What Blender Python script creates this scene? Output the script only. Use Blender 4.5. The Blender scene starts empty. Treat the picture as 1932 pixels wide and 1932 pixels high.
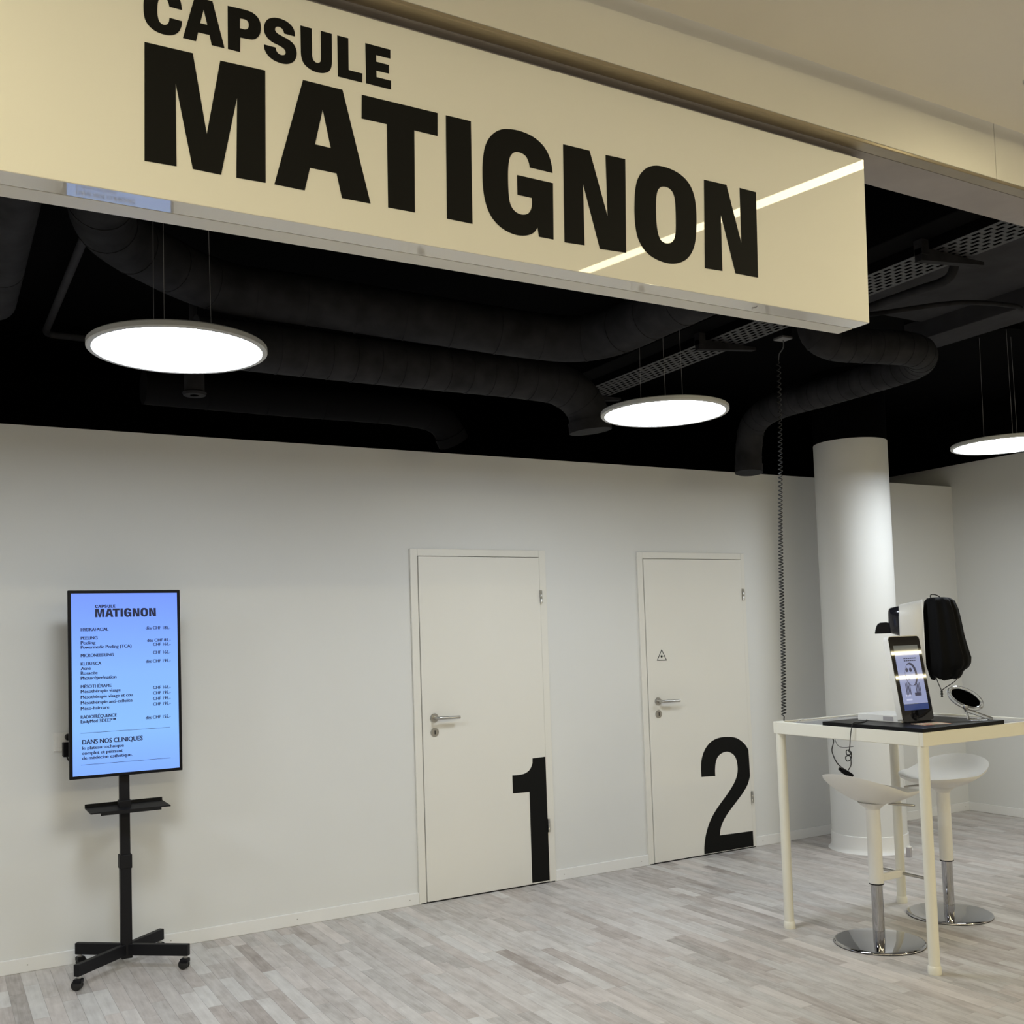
import bpy, bmesh, math, random
from mathutils import Vector, Matrix

random.seed(7)
SC = bpy.context.scene
COL = SC.collection

# ------------------------------------------------------------------ camera
CAM_H = 1.531
F_PX, CY_OFF = 1937.58, 135.02
YAW, PITCH, ROLL = math.radians(29.6072), math.radians(3.025), math.radians(-1.8982)
_fw = Vector((math.sin(YAW)*math.cos(PITCH), math.cos(YAW)*math.cos(PITCH), math.sin(PITCH)))
_r0 = Vector((math.cos(YAW), -math.sin(YAW), 0))
_u0 = _r0.cross(_fw)
_r = math.cos(ROLL)*_r0 + math.sin(ROLL)*_u0
_u = -math.sin(ROLL)*_r0 + math.cos(ROLL)*_u0
cam_data = bpy.data.cameras.new('camera')
cam = bpy.data.objects.new('camera', cam_data)
COL.objects.link(cam)
cam.matrix_world = Matrix(((_r.x, _u.x, -_fw.x, 0), (_r.y, _u.y, -_fw.y, 0), (_r.z, _u.z, -_fw.z, CAM_H), (0, 0, 0, 1)))
cam_data.sensor_width = 36
cam_data.lens = 36*F_PX/1932
cam_data.shift_y = CY_OFF/1932
cam_data.clip_start = 0.05
SC.camera = cam
SC.cycles.max_bounces = 6; SC.cycles.diffuse_bounces = 3; SC.cycles.glossy_bounces = 3; SC.cycles.transmission_bounces = 5
SC.cycles.caustics_reflective = False; SC.cycles.caustics_refractive = False

# ------------------------------------------------------------------ world, exposure
WORLD_COL, WORLD_STR = (1.0, 0.92, 0.76), 0.42
w = bpy.data.worlds.new('world'); SC.world = w; w.use_nodes = True
bg = w.node_tree.nodes['Background']
bg.inputs[0].default_value = (*WORLD_COL, 1); bg.inputs[1].default_value = WORLD_STR
SC.view_settings.view_transform = 'Standard'
SC.view_settings.look = 'None'
SC.view_settings.gamma = 1
SC.view_settings.exposure = 0.14
SC.view_settings.use_curve_mapping = False
LAMP_COL, LAMP_STR = (0.885, 0.96, 1.03), 26.5
SCREEN_STR = 1.0
LED_COL, LED_STR, PANEL_STR = (1.0, 0.88, 0.54), 18.0, 36.5

# ------------------------------------------------------------------ materials
MATS = {}
def mat(name, col, rough=0.5, metal=0.0, ior=1.5, emit=None, estr=0.0, bump=0.0, bscale=60.0, var=0.0, vscale=4.0, trans=0.0, coat=0.0):
    """procedural principled material: noise colour variation and fine noise relief"""
    if name in MATS: return MATS[name]
    m = bpy.data.materials.new(name); m.use_nodes = True
    nt = m.node_tree; b = nt.nodes['Principled BSDF']
    b.inputs['Base Color'].default_value = (*col, 1)
    b.inputs['Roughness'].default_value = rough
    b.inputs['Metallic'].default_value = metal
    b.inputs['IOR'].default_value = ior
    if trans: b.inputs['Transmission Weight'].default_value = trans
    if coat: b.inputs['Coat Weight'].default_value = coat
    if emit:
        b.inputs['Emission Color'].default_value = (*emit, 1); b.inputs['Emission Strength'].default_value = estr
    if var or bump:
        tc = nt.nodes.new('ShaderNodeNewGeometry')
        if var:
            n = nt.nodes.new('ShaderNodeTexNoise'); n.inputs['Scale'].default_value = vscale; n.inputs['Detail'].default_value = 4
            nt.links.new(tc.outputs['Position'], n.inputs['Vector'])
            r = nt.nodes.new('ShaderNodeValToRGB')
            r.color_ramp.elements[0].position = .3; r.color_ramp.elements[1].position = .7
            r.color_ramp.elements[0].color = (*[c*(1-var) for c in col], 1)
            r.color_ramp.elements[1].color = (*[min(1, c*(1+var)) for c in col], 1)
            nt.links.new(n.outputs['Fac'], r.inputs['Fac']); nt.links.new(r.outputs['Color'], b.inputs['Base Color'])
        if bump:
            n2 = nt.nodes.new('ShaderNodeTexNoise'); n2.inputs['Scale'].default_value = bscale; n2.inputs['Detail'].default_value = 3
            nt.links.new(tc.outputs['Position'], n2.inputs['Vector'])
            bp = nt.nodes.new('ShaderNodeBump'); bp.inputs['Strength'].default_value = bump; bp.inputs['Distance'].default_value = .002
            nt.links.new(n2.outputs['Fac'], bp.inputs['Height']); nt.links.new(bp.outputs['Normal'], b.inputs['Normal'])
    MATS[name] = m
    return m

def wood_mat(name, from_object):
    m = bpy.data.materials.new(name); m.use_nodes = True
    nt = m.node_tree; b = nt.nodes['Principled BSDF']
    N = nt.nodes.new; L = nt.links.new
    geo = N('ShaderNodeNewGeometry')
    if from_object:
        src = N('ShaderNodeObjectInfo'); tone = src.outputs['Color']
    else:
        src = N('ShaderNodeAttribute'); src.attribute_name = 'tone'; tone = src.outputs['Color']
    sep = N('ShaderNodeSeparateColor'); L(tone, sep.inputs[0])      # r = tone, g = hue, b = offset
    off = N('ShaderNodeCombineXYZ')
    mu = N('ShaderNodeMath'); mu.operation = 'MULTIPLY'; mu.inputs[1].default_value = 37.0; L(sep.outputs[2], mu.inputs[0])
    L(mu.outputs[0], off.inputs[0]); L(mu.outputs[0], off.inputs[1])
    add = N('ShaderNodeVectorMath'); add.operation = 'ADD'; L(geo.outputs['Position'], add.inputs[0]); L(off.outputs[0], add.inputs[1])
    mp = N('ShaderNodeMapping'); mp.inputs['Scale'].default_value = (70, 3.2, 1); L(add.outputs[0], mp.inputs['Vector'])
    g = N('ShaderNodeTexNoise'); g.inputs['Scale'].default_value = 1; g.inputs['Detail'].default_value = 6; g.inputs['Roughness'].default_value = .6; g.inputs['Distortion'].default_value = .6
    L(mp.outputs[0], g.inputs['Vector'])
    mp2 = N('ShaderNodeMapping'); mp2.inputs['Scale'].default_value = (24, 8, 1); L(add.outputs[0], mp2.inputs['Vector'])
    g2 = N('ShaderNodeTexNoise'); g2.inputs['Scale'].default_value = 1; g2.inputs['Detail'].default_value = 5; L(mp2.outputs[0], g2.inputs['Vector'])
    # tone value
    a1 = N('ShaderNodeMath'); a1.operation = 'MULTIPLY_ADD'; a1.inputs[1].default_value = .70; L(g.outputs['Fac'], a1.inputs[0]); L(sep.outputs[0], a1.inputs[2])
    a2 = N('ShaderNodeMath'); a2.operation = 'MULTIPLY_ADD'; a2.inputs[1].default_value = .95; L(g2.outputs['Fac'], a2.inputs[0]); L(a1.outputs[0], a2.inputs[2])
    sub = N('ShaderNodeMath'); sub.operation = 'SUBTRACT'; sub.inputs[1].default_value = .805; L(a2.outputs[0], sub.inputs[0])
    ramp = N('ShaderNodeValToRGB')
    e = ramp.color_ramp.elements
    e[0].position = 0.0; e[0].color = (.300, .270, .252, 1)
    e[1].position = 1.0; e[1].color = (.700, .685, .668, 1)
    k = e.new(.5); k.color = (.530, .510, .495, 1)
    L(sub.outputs[0], ramp.inputs['Fac'])
    mix = N('ShaderNodeMix'); mix.data_type = 'RGBA'; mix.blend_type = 'MULTIPLY'
    mix.inputs['B'].default_value = (.99, .935, .915, 1)
    L(sep.outputs[1], mix.inputs['Factor']); L(ramp.outputs['Color'], mix.inputs['A'])
    L(mix.outputs['Result'], b.inputs['Base Color'])
    b.inputs['Roughness'].default_value = .42; b.inputs['IOR'].default_value = 1.45
    bp = N('ShaderNodeBump'); bp.inputs['Strength'].default_value = .12; bp.inputs['Distance'].default_value = .001
    L(g.outputs['Fac'], bp.inputs['Height']); L(bp.outputs['Normal'], b.inputs['Normal'])
    return m

WALL = mat('wall_paint', (.74, .745, .735), .75, bump=.08, bscale=220, var=.012, vscale=1.2)
DOORM = mat('door_lacquer', (.78, .765, .715), .42, var=.01, vscale=2)
TRIMW = mat('white_trim', (.83, .83, .82), .45)
BLACKC = mat('black_ceiling_paint', (.0020, .0020, .0024), .9, ior=1.12, bump=.2, bscale=40)
GREYC = mat('dark_grey_plaster', (.050, .050, .056), .9, ior=1.15, var=.15, vscale=6)
DUCT = mat('black_duct_paint', (.026, .026, .029), .7, ior=1.15, var=.3, vscale=10, bump=.15, bscale=30)
SIGNW = mat('sign_acrylic', (.90, .885, .82), .02, ior=1.52, bump=.0)
SIGNU = mat('sign_edge_gloss', (.72, .71, .68), .03, ior=3.0)
SIGNR = mat('sign_back_lip', (.76, .75, .71), .35)
VINYL = mat('black_vinyl', (.008, .008, .0075), .6, ior=1.2)
FASC = mat('fascia_paint', (.76, .735, .67), .55, bump=.05, bscale=150, var=.02, vscale=3)
BRASS = mat('brushed_profile', (.40, .34, .25), .34, metal=.8, var=.05, vscale=14)
GREYU = mat('bulkhead_underside', (.36, .33, .32), .6, var=.06, vscale=8)
STEEL = mat('satin_steel', (.50, .49, .47), .28, metal=1.0)
CHROME = mat('polished_chrome', (.46, .46, .48), .05, metal=1.0)
BLKMET = mat('black_powder_coat', (.007, .007, .009), .5, ior=1.3, bump=.05, bscale=300)
BLKPLA = mat('black_plastic', (.006, .006, .008), .35, ior=1.25)
BLKGLOSS = mat('black_gloss', (.012, .012, .016), .12)
WHITEP = mat('white_plastic', (.82, .81, .78), .35)
CREAM = mat('cream_powder_coat', (.82, .80, .71), .38)
TABTOP = mat('table_grey_glass', (.34, .34, .36), .12, ior=1.5)
ALU = mat('lamp_aluminium', (.55, .56, .56), .45)
LAMPD = mat('lamp_diffuser', (.9, .9, .9), .5, emit=LAMP_COL, estr=LAMP_STR)
LEDD = mat('led_diffuser', (.9, .9, .85), .5, emit=LED_COL, estr=LED_STR)
PANELD = mat('panel_diffuser', (.9, .9, .85), .5, emit=LED_COL, estr=PANEL_STR)
WIRE = mat('steel_wire', (.32, .32, .33), .5)
FABRIC = mat('black_bag_cloth', (.0045, .0045, .005), .75, ior=1.2, bump=.3, bscale=500)
RUBBER = mat('black_rubber', (.010, .010, .010), .55)
ACRY = mat('clear_acrylic', (.95, .96, .97), .03, ior=1.49, trans=.85)
MIRR = mat('mirror_glass', (.55, .58, .65), .02, metal=1.0)
NAVY = mat('screen_ink', (.004, .010, .055), .6)
DUCTK = mat('shaded_duct_paint', (.006, .006, .007), .8, ior=1.12)  # darker copy of the duct paint, shade of the low duct put into the colour
DARKHOLE = mat('dark_slot', (.004, .004, .004), .8)
GREYST = mat('grey_plastic', (.42, .40, .42), .5)

# ------------------------------------------------------------------ mesh helpers
def tag(o, label, cat, group=None):
    o['label'] = label; o['category'] = cat
    if group: o['group'] = group
    return o
def struct(o, label=None):
    o['kind'] = 'structure'
    if label: o['label'] = label
    return o
def empty(name, loc=(0, 0, 0), rz=0.0):
    o = bpy.data.objects.new(name, None); COL.objects.link(o)
    o.location = loc; o.rotation_euler = (0, 0, rz); o.empty_display_size = .05
    return o
def link(name, me, m, parent=None, smooth=False):
    if m is not None and not me.materials: me.materials.append(m)
    if smooth:
        for p in me.polygons: p.use_smooth = True
    o = bpy.data.objects.new(name, me); COL.objects.link(o)
    if parent is not None: o.parent = parent
    return o
def fin(name, bm, m, parent=None, smooth=False, angle=None):
    bmesh.ops.recalc_face_normals(bm, faces=bm.faces)
    me = bpy.data.meshes.new(name); bm.to_mesh(me); bm.free()
    if angle is not None:
        for p in me.polygons: p.use_smooth = True
        try: me.set_sharp_from_angle(angle=math.radians(angle))
        except Exception: pass
    return link(name, me, m, parent, smooth)
def abox(bm, x0, x1, y0, y1, z0, z1, bev=0.0, seg=2, M=None):
    r = bmesh.ops.create_cube(bm, size=1)
    vs = r['verts']
    for v in vs:
        v.co = Vector((x0+(v.co.x+.5)*(x1-x0), y0+(v.co.y+.5)*(y1-y0), z0+(v.co.z+.5)*(z1-z0)))
    if bev:
        es = list({e for v in vs for e in v.link_edges})
        rr = bmesh.ops.bevel(bm, geom=es, offset=bev, segments=seg, affect='EDGES', profile=.5)
        vs = list({v for f in rr['faces'] for v in f.verts} | {v for v in vs if v.is_valid})
    if M is not None:
        for v in vs:
            if v.is_valid: v.co = M @ v.co
    return vs
def box(name, x0, x1, y0, y1, z0, z1, m, parent=None, bev=0.0, seg=2, M=None):
    bm = bmesh.new(); abox(bm, x0, x1, y0, y1, z0, z1, bev, seg, M)
    return fin(name, bm, m, parent)
def lathe(name, prof, m, parent=None, n=32, M=None, angle=40):
    """prof: list of (r, z)"""
    bm = bmesh.new(); rings = []
    for r, z in prof:
        if r < 1e-6: rings.append([bm.verts.new((0, 0, z))])
        else: rings.append([bm.verts.new((r*math.cos(2*math.pi*k/n), r*math.sin(2*math.pi*k/n), z)) for k in range(n)])
    for a, b in zip(rings[:-1], rings[1:]):
        for k in range(n):
            k2 = (k+1) % n
            if len(a) == 1 and len(b) == 1: continue
            if len(a) == 1: bm.faces.new((a[0], b[k], b[k2]))
            elif len(b) == 1: bm.faces.new((a[k], a[k2], b[0]))
            else: bm.faces.new((a[k], a[k2], b[k2], b[k]))
    if M is not None:
        for v in bm.verts: v.co = M @ v.co
    return fin(name, bm, m, parent, angle=angle)
def atube(bm, pts, r, n=8, closed=False, rfun=None):
    pts = [Vector(p) for p in pts]; N = len(pts); rings = []
    t0 = (pts[1]-pts[0]).normalized()
    ref = Vector((0, 0, 1)) if abs(t0.z) < .9 else Vector((1, 0, 0))
    nrm = (ref - t0*ref.dot(t0)).normalized()
    for i, p in enumerate(pts):
        a = pts[i-1] if (i > 0 or closed) else pts[i]
        b = pts[(i+1) % N] if (i < N-1 or closed) else pts[i]
        t = (b-a).normalized()
        nrm = (nrm - t*nrm.dot(t)).normalized(); bi = t.cross(nrm)
        rr = rfun(i) if rfun else r
        rings.append([bm.verts.new(p + rr*(math.cos(2*math.pi*k/n)*nrm + math.sin(2*math.pi*k/n)*bi)) for k in range(n)])
    prs = list(zip(rings[:-1], rings[1:]))
    if closed: prs.append((rings[-1], rings[0]))
    for a, b in prs:
        for k in range(n): bm.faces.new((a[k], a[(k+1) % n], b[(k+1) % n], b[k]))
    if not closed:
        bm.faces.new(rings[0]); bm.faces.new(rings[-1][::-1])
def tube(name, pts, r, m, parent=None, n=8, closed=False, rfun=None):
    bm = bmesh.new(); atube(bm, pts, r, n, closed, rfun)
    return fin(name, bm, m, parent, angle=50)
def smooth_path(pts, per=6):
    P = [Vector(p) for p in pts]; out = []
    for i in range(len(P)-1):
        p0 = P[max(0, i-1)]; p1 = P[i]; p2 = P[i+1]; p3 = P[min(len(P)-1, i+2)]
        for k in range(per):
            t = k/per
            out.append(.5*((2*p1)+(p2-p0)*t+(2*p0-5*p1+4*p2-p3)*t*t+(3*p1-p0-3*p2+p3)*t**3))
    out.append(P[-1]); return out
def outline(name, loops, depth, m, parent, M):
    """filled 2-D outline with holes, given thickness, put in place by M (x, y in plane, z out)"""
    cu = bpy.data.curves.new(name, 'CURVE'); cu.dimensions = '2D'; cu.fill_mode = 'BOTH'; cu.extrude = depth/2
    for lp in loops:
        s = cu.splines.new('POLY'); s.points.add(len(lp)-1); s.use_cyclic_u = True
        for i, (x, y) in enumerate(lp): s.points[i].co = (x, y, 0, 1)
    tmp = bpy.data.objects.new(name, cu); COL.objects.link(tmp)
    dg = bpy.context.evaluated_depsgraph_get()
    me = bpy.data.meshes.new_from_object(tmp.evaluated_get(dg))
    bpy.data.objects.remove(tmp); bpy.data.curves.remove(cu)
    me.name = name; me.materials.clear(); me.transform(M)
    return link(name, me, m, parent)
def textmesh(name, s, width, m, parent, M, bold=.0, depth=.0006, height=None):
    cu = bpy.data.curves.new(name, 'FONT'); cu.body = s; cu.size = 1; cu.extrude = .01; cu.resolution_u = 3
    tmp = bpy.data.objects.new(name, cu); COL.objects.link(tmp)
    dg = bpy.context.evaluated_depsgraph_get()
    me = bpy.data.meshes.new_from_object(tmp.evaluated_get(dg))
    bpy.data.objects.remove(tmp); bpy.data.curves.remove(cu)
    xs = [v.co.x for v in me.vertices]; ys = [v.co.y for v in me.vertices]
    k = width/(max(xs)-min(xs)); ky = k if height is None else height/.682
    x0 = min(xs)
    me.transform(Matrix.Diagonal((k, ky, depth/.02, 1)) @ Matrix.Translation((-x0, 0, 0)))
    if bold:                                   # heavier strokes: overlay copies of the line, slightly shifted
        bm = bmesh.new()
        for dx in (-bold, 0, bold):
            m2 = me.copy(); m2.transform(Matrix.Translation((dx, 0, dx*.02))); bm.from_mesh(m2); bpy.data.meshes.remove(m2)
        bm.to_mesh(me); bm.free()
    me.transform(M); me.materials.clear(); me.name = name
    return link(name, me, m, parent)
def plane_frame(o, ex, ey):
    """matrix with x axis ex, y axis ey, z out of the plane"""
    ex = Vector(ex).normalized(); ey = Vector(ey).normalized(); ez = ex.cross(ey)
    return Matrix(((ex.x, ey.x, ez.x, o[0]), (ex.y, ey.y, ez.y, o[1]), (ex.z, ey.z, ez.z, o[2]), (0, 0, 0, 1)))
def copy_tree(o, parent=None):
    c = o.copy(); COL.objects.link(c); c.parent = parent
    for ch in list(o.children): copy_tree(ch, c)
    return c

GLYPHS={'C':[[(0.4515,0.3931),(0.4263,0.3933),(0.4258,0.3953),(0.4254,0.3972),(0.4249,0.3992),(0.4242,0.4011),(0.4234,0.4031),(0.4224,0.4053),(0.4213,0.4072),(0.4201,0.4086),(0.4188,0.4095),(0.4174,0.4099),(0.4159,0.4099),(0.4143,0.4097),(0.4127,0.4092),(0.411,0.4085),(0.4094,0.4074),(0.4079,0.4059),(0.4067,0.4039),(0.4057,0.4014),(0.4048,0.3986),(0.404,0.3955),(0.4035,0.392),(0.4032,0.3881),(0.403,0.3841),(0.4028,0.3805),(0.4028,0.3773),(0.4028,0.3743),(0.403,0.3714),(0.4033,0.3687),(0.4038,0.3659),(0.4044,0.3633),(0.4052,0.3608),(0.4061,0.3588),(0.4071,0.3571),(0.4083,0.3558),(0.4096,0.3548),(0.4109,0.3541),(0.4124,0.3536),(0.4141,0.3534),(0.4158,0.3535),(0.4173,0.3538),(0.4188,0.3542),(0.4201,0.3549),(0.4214,0.3557),(0.4225,0.3567),(0.4234,0.3579),(0.4242,0.3593),(0.4248,0.3609),(0.4254,0.3626),(0.4258,0.3644),(0.426,0.3665),(0.4262,0.3686),(0.4264,0.3706),(0.4514,0.3702),(0.451,0.3672),(0.4508,0.3643),(0.4504,0.3613),(0.4497,0.3583),(0.4487,0.3554),(0.4475,0.3523),(0.4461,0.3494),(0.4445,0.3469),(0.4428,0.3447),(0.4409,0.3427),(0.4388,0.341),(0.4367,0.3394),(0.4343,0.3381),(0.4318,0.3369),(0.4291,0.3359),(0.4263,0.3351),(0.4233,0.3345),(0.4201,0.3342),(0.4168,0.334),(0.4134,0.334),(0.4099,0.3343),(0.4063,0.3347),(0.4027,0.3354),(0.3993,0.3363),(0.3962,0.3376),(0.3932,0.339),(0.3905,0.3407),(0.3879,0.3426),(0.3857,0.3446),(0.3837,0.3469),(0.3819,0.3493),(0.3804,0.3519),(0.3792,0.3546),(0.3782,0.3576),(0.3775,0.3608),(0.3769,0.3642),(0.3764,0.3678),(0.3762,0.3717),(0.3761,0.3757),(0.3761,0.3798),(0.3761,0.3841),(0.3763,0.3886),(0.3767,0.3931),(0.3774,0.3974),(0.3784,0.4014),(0.3796,0.4053),(0.3812,0.4089),(0.3831,0.4122),(0.3856,0.4152),(0.3884,0.4178),(0.3915,0.4201),(0.3946,0.4221),(0.3976,0.4237),(0.4007,0.4249),(0.404,0.4257),(0.4074,0.4264),(0.4111,0.4269),(0.415,0.4272),(0.4189,0.4271),(0.4228,0.4268),(0.4265,0.4261),(0.4302,0.425),(0.4337,0.4237),(0.437,0.4221),(0.44,0.4203),(0.4428,0.4184),(0.4453,0.416),(0.4474,0.4129),(0.4488,0.4087),(0.4498,0.4037),(0.4506,0.3983)]],
'A1':[[(0.4529,0.3367),(0.479,0.3366),(0.4833,0.3561),(0.5064,0.3566),(0.5108,0.3366),(0.5369,0.3371),(0.5126,0.428),(0.4766,0.4271)],[(0.4948,0.4057),(0.502,0.3763),(0.4873,0.3758)]],
'P':[[(0.5438,0.4273),(0.5764,0.4287),(0.5807,0.4286),(0.585,0.4285),(0.5892,0.4283),(0.5931,0.4277),(0.5967,0.4266),(0.6,0.4251),(0.603,0.4234),(0.6057,0.4213),(0.6079,0.419),(0.6097,0.4164),(0.6112,0.4135),(0.6124,0.4106),(0.6132,0.4075),(0.6136,0.4042),(0.6138,0.4009),(0.6137,0.3976),(0.6134,0.3944),(0.6129,0.3912),(0.6122,0.388),(0.6111,0.3851),(0.6097,0.3823),(0.6079,0.3796),(0.606,0.3772),(0.604,0.3751),(0.6021,0.3735),(0.6002,0.3722),(0.5981,0.3712),(0.5956,0.3703),(0.5928,0.3696),(0.5896,0.3692),(0.5863,0.3688),(0.5831,0.3684),(0.5798,0.3684),(0.5765,0.3683),(0.5732,0.3682),(0.5699,0.3681),(0.5695,0.3371),(0.5441,0.3373)],[(0.5694,0.4081),(0.5749,0.4086),(0.5769,0.4086),(0.5789,0.4086),(0.5809,0.4085),(0.5826,0.4082),(0.584,0.4074),(0.5853,0.4064),(0.5863,0.4052),(0.5871,0.4038),(0.5876,0.4021),(0.5878,0.4002),(0.5878,0.3981),(0.5877,0.3963),(0.5874,0.3947),(0.587,0.3932),(0.5865,0.3919),(0.5857,0.3907),(0.5846,0.3896),(0.5833,0.3887),(0.5818,0.388),(0.5804,0.3875),(0.579,0.3871),(0.5776,0.387),(0.5762,0.387),(0.5748,0.387),(0.5735,0.387),(0.5721,0.387),(0.5707,0.387),(0.5693,0.387)]],
'S':[[(0.6879,0.4008),(0.6644,0.401),(0.6638,0.4027),(0.6632,0.4045),(0.6626,0.4062),(0.6617,0.4077),(0.6606,0.409),(0.6593,0.4101),(0.6579,0.4111),(0.6564,0.4117),(0.6547,0.4122),(0.653,0.4123),(0.6512,0.4123),(0.6497,0.4119),(0.6483,0.4114),(0.6469,0.4105),(0.6458,0.4094),(0.645,0.4082),(0.6445,0.4068),(0.6442,0.4052),(0.6442,0.4036),(0.6446,0.4021),(0.6454,0.4007),(0.6465,0.3994),(0.6479,0.3982),(0.6496,0.3971),(0.6517,0.3962),(0.6541,0.3955),(0.6568,0.3948),(0.6596,0.394),(0.6628,0.3931),(0.6662,0.3923),(0.6698,0.3913),(0.6731,0.3901),(0.6763,0.3887),(0.6795,0.3871),(0.6824,0.3853),(0.6849,0.3832),(0.6869,0.3806),(0.6886,0.3777),(0.6899,0.3746),(0.6908,0.3714),(0.6913,0.3682),(0.6915,0.3648),(0.6913,0.3614),(0.6907,0.3581),(0.6898,0.3549),(0.6885,0.3516),(0.6868,0.3486),(0.6847,0.3458),(0.6822,0.3434),(0.6792,0.3413),(0.6761,0.3394),(0.6728,0.3379),(0.6696,0.3368),(0.6664,0.3361),(0.6629,0.3356),(0.6594,0.3354),(0.6555,0.3355),(0.6514,0.3358),(0.6473,0.3364),(0.6435,0.3372),(0.6399,0.3384),(0.6364,0.3399),(0.6331,0.3417),(0.6302,0.3438),(0.6277,0.3462),(0.6254,0.349),(0.6235,0.3519),(0.622,0.3548),(0.6211,0.3576),(0.6208,0.3604),(0.6206,0.3632),(0.6203,0.3661),(0.6448,0.366),(0.6455,0.3639),(0.6461,0.3618),(0.6468,0.3598),(0.6478,0.358),(0.649,0.3566),(0.6504,0.3554),(0.6519,0.3544),(0.6536,0.3537),(0.6554,0.3533),(0.6574,0.3532),(0.6594,0.3533),(0.6611,0.3537),(0.6627,0.3542),(0.6641,0.355),(0.6653,0.3561),(0.6662,0.3572),(0.6667,0.3587),(0.667,0.3603),(0.6669,0.362),(0.6666,0.3636),(0.6659,0.3651),(0.665,0.3665),(0.6637,0.3678),(0.662,0.3691),(0.6598,0.3701),(0.6572,0.3711),(0.6542,0.372),(0.6512,0.3729),(0.648,0.3736),(0.6445,0.3742),(0.6411,0.375),(0.6379,0.376),(0.6349,0.3774),(0.632,0.3791),(0.6294,0.3809),(0.6271,0.3831),(0.6251,0.3854),(0.6234,0.388),(0.622,0.3908),(0.6211,0.3937),(0.6205,0.397),(0.6203,0.4005),(0.6205,0.4041),(0.6211,0.4076),(0.6221,0.4111),(0.6234,0.4146),(0.6252,0.4179),(0.6273,0.4207),(0.6299,0.4231),(0.633,0.4251),(0.6363,0.4268),(0.6398,0.4282),(0.6433,0.4293),(0.6471,0.43),(0.651,0.4305),(0.6548,0.4306),(0.6586,0.4304),(0.6625,0.4299),(0.6663,0.4292),(0.6699,0.428),(0.6732,0.4266),(0.6764,0.4247),(0.6793,0.4226),(0.6817,0.4204),(0.6836,0.4181),(0.6851,0.4155),(0.6862,0.4128),(0.6871,0.4103),(0.6876,0.4079),(0.6877,0.4055),(0.6878,0.4032)]],
'U':[[(0.7001,0.4277),(0.7253,0.4278),(0.7259,0.3686),(0.7263,0.3666),(0.7267,0.3645),(0.7272,0.3625),(0.7279,0.3608),(0.7291,0.3593),(0.7305,0.3581),(0.7321,0.357),(0.7336,0.3563),(0.7352,0.3559),(0.7367,0.3558),(0.7383,0.3559),(0.7397,0.3563),(0.7411,0.357),(0.7424,0.3579),(0.7437,0.3592),(0.7446,0.3607),(0.7452,0.3628),(0.7455,0.3652),(0.7458,0.3678),(0.746,0.3703),(0.7456,0.4282),(0.7707,0.428),(0.7709,0.3681),(0.7707,0.3646),(0.7705,0.361),(0.7701,0.3575),(0.7694,0.3542),(0.7684,0.3512),(0.7671,0.3484),(0.7654,0.3458),(0.7632,0.3434),(0.7605,0.3414),(0.7572,0.3396),(0.7537,0.338),(0.7501,0.3369),(0.7463,0.3361),(0.7424,0.3356),(0.7384,0.3354),(0.7344,0.3356),(0.7304,0.336),(0.7264,0.3368),(0.7225,0.3379),(0.7189,0.3393),(0.7155,0.341),(0.7122,0.3431),(0.7093,0.3454),(0.7069,0.348),(0.705,0.351),(0.7037,0.3544),(0.7026,0.3578),(0.7018,0.3609),(0.7013,0.3636),(0.7011,0.366),(0.701,0.3683),(0.7008,0.3706)]],
'L':[[(0.7834,0.428),(0.8089,0.4283),(0.8094,0.3581),(0.8419,0.358),(0.8414,0.338),(0.7844,0.3379)]],
'E':[[(0.849,0.4279),(0.9092,0.4283),(0.9091,0.4082),(0.8746,0.4077),(0.8749,0.3927),(0.9057,0.3929),(0.9056,0.3734),(0.8751,0.3729),(0.8754,0.3582),(0.9107,0.3585),(0.9106,0.3384),(0.8506,0.3386)]],
'M':[[(0.3777,0.3088),(0.4723,0.3102),(0.5,0.1498),(0.528,0.3087),(0.6226,0.3113),(0.6224,0.0728),(0.5606,0.0717),(0.5627,0.24),(0.5288,0.0715),(0.4714,0.0725),(0.438,0.2403),(0.4391,0.0715),(0.3768,0.0702)]],
'A2':[[(0.6413,0.0731),(0.7079,0.0724),(0.7199,0.1238),(0.7803,0.1236),(0.7927,0.0713),(0.8597,0.0712),(0.7949,0.3107),(0.7051,0.311)],[(0.7493,0.2568),(0.7674,0.1765),(0.7315,0.1772)]],
'T':[[(0.8401,0.3104),(1.0265,0.3112),(1.0262,0.2579),(0.9673,0.2585),(0.968,0.0704),(0.9021,0.0702),(0.8999,0.2578),(0.8394,0.2575)]],
'I':[[(1.0477,0.3109),(1.1131,0.3115),(1.116,0.0696),(1.0493,0.0704)]],
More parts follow.
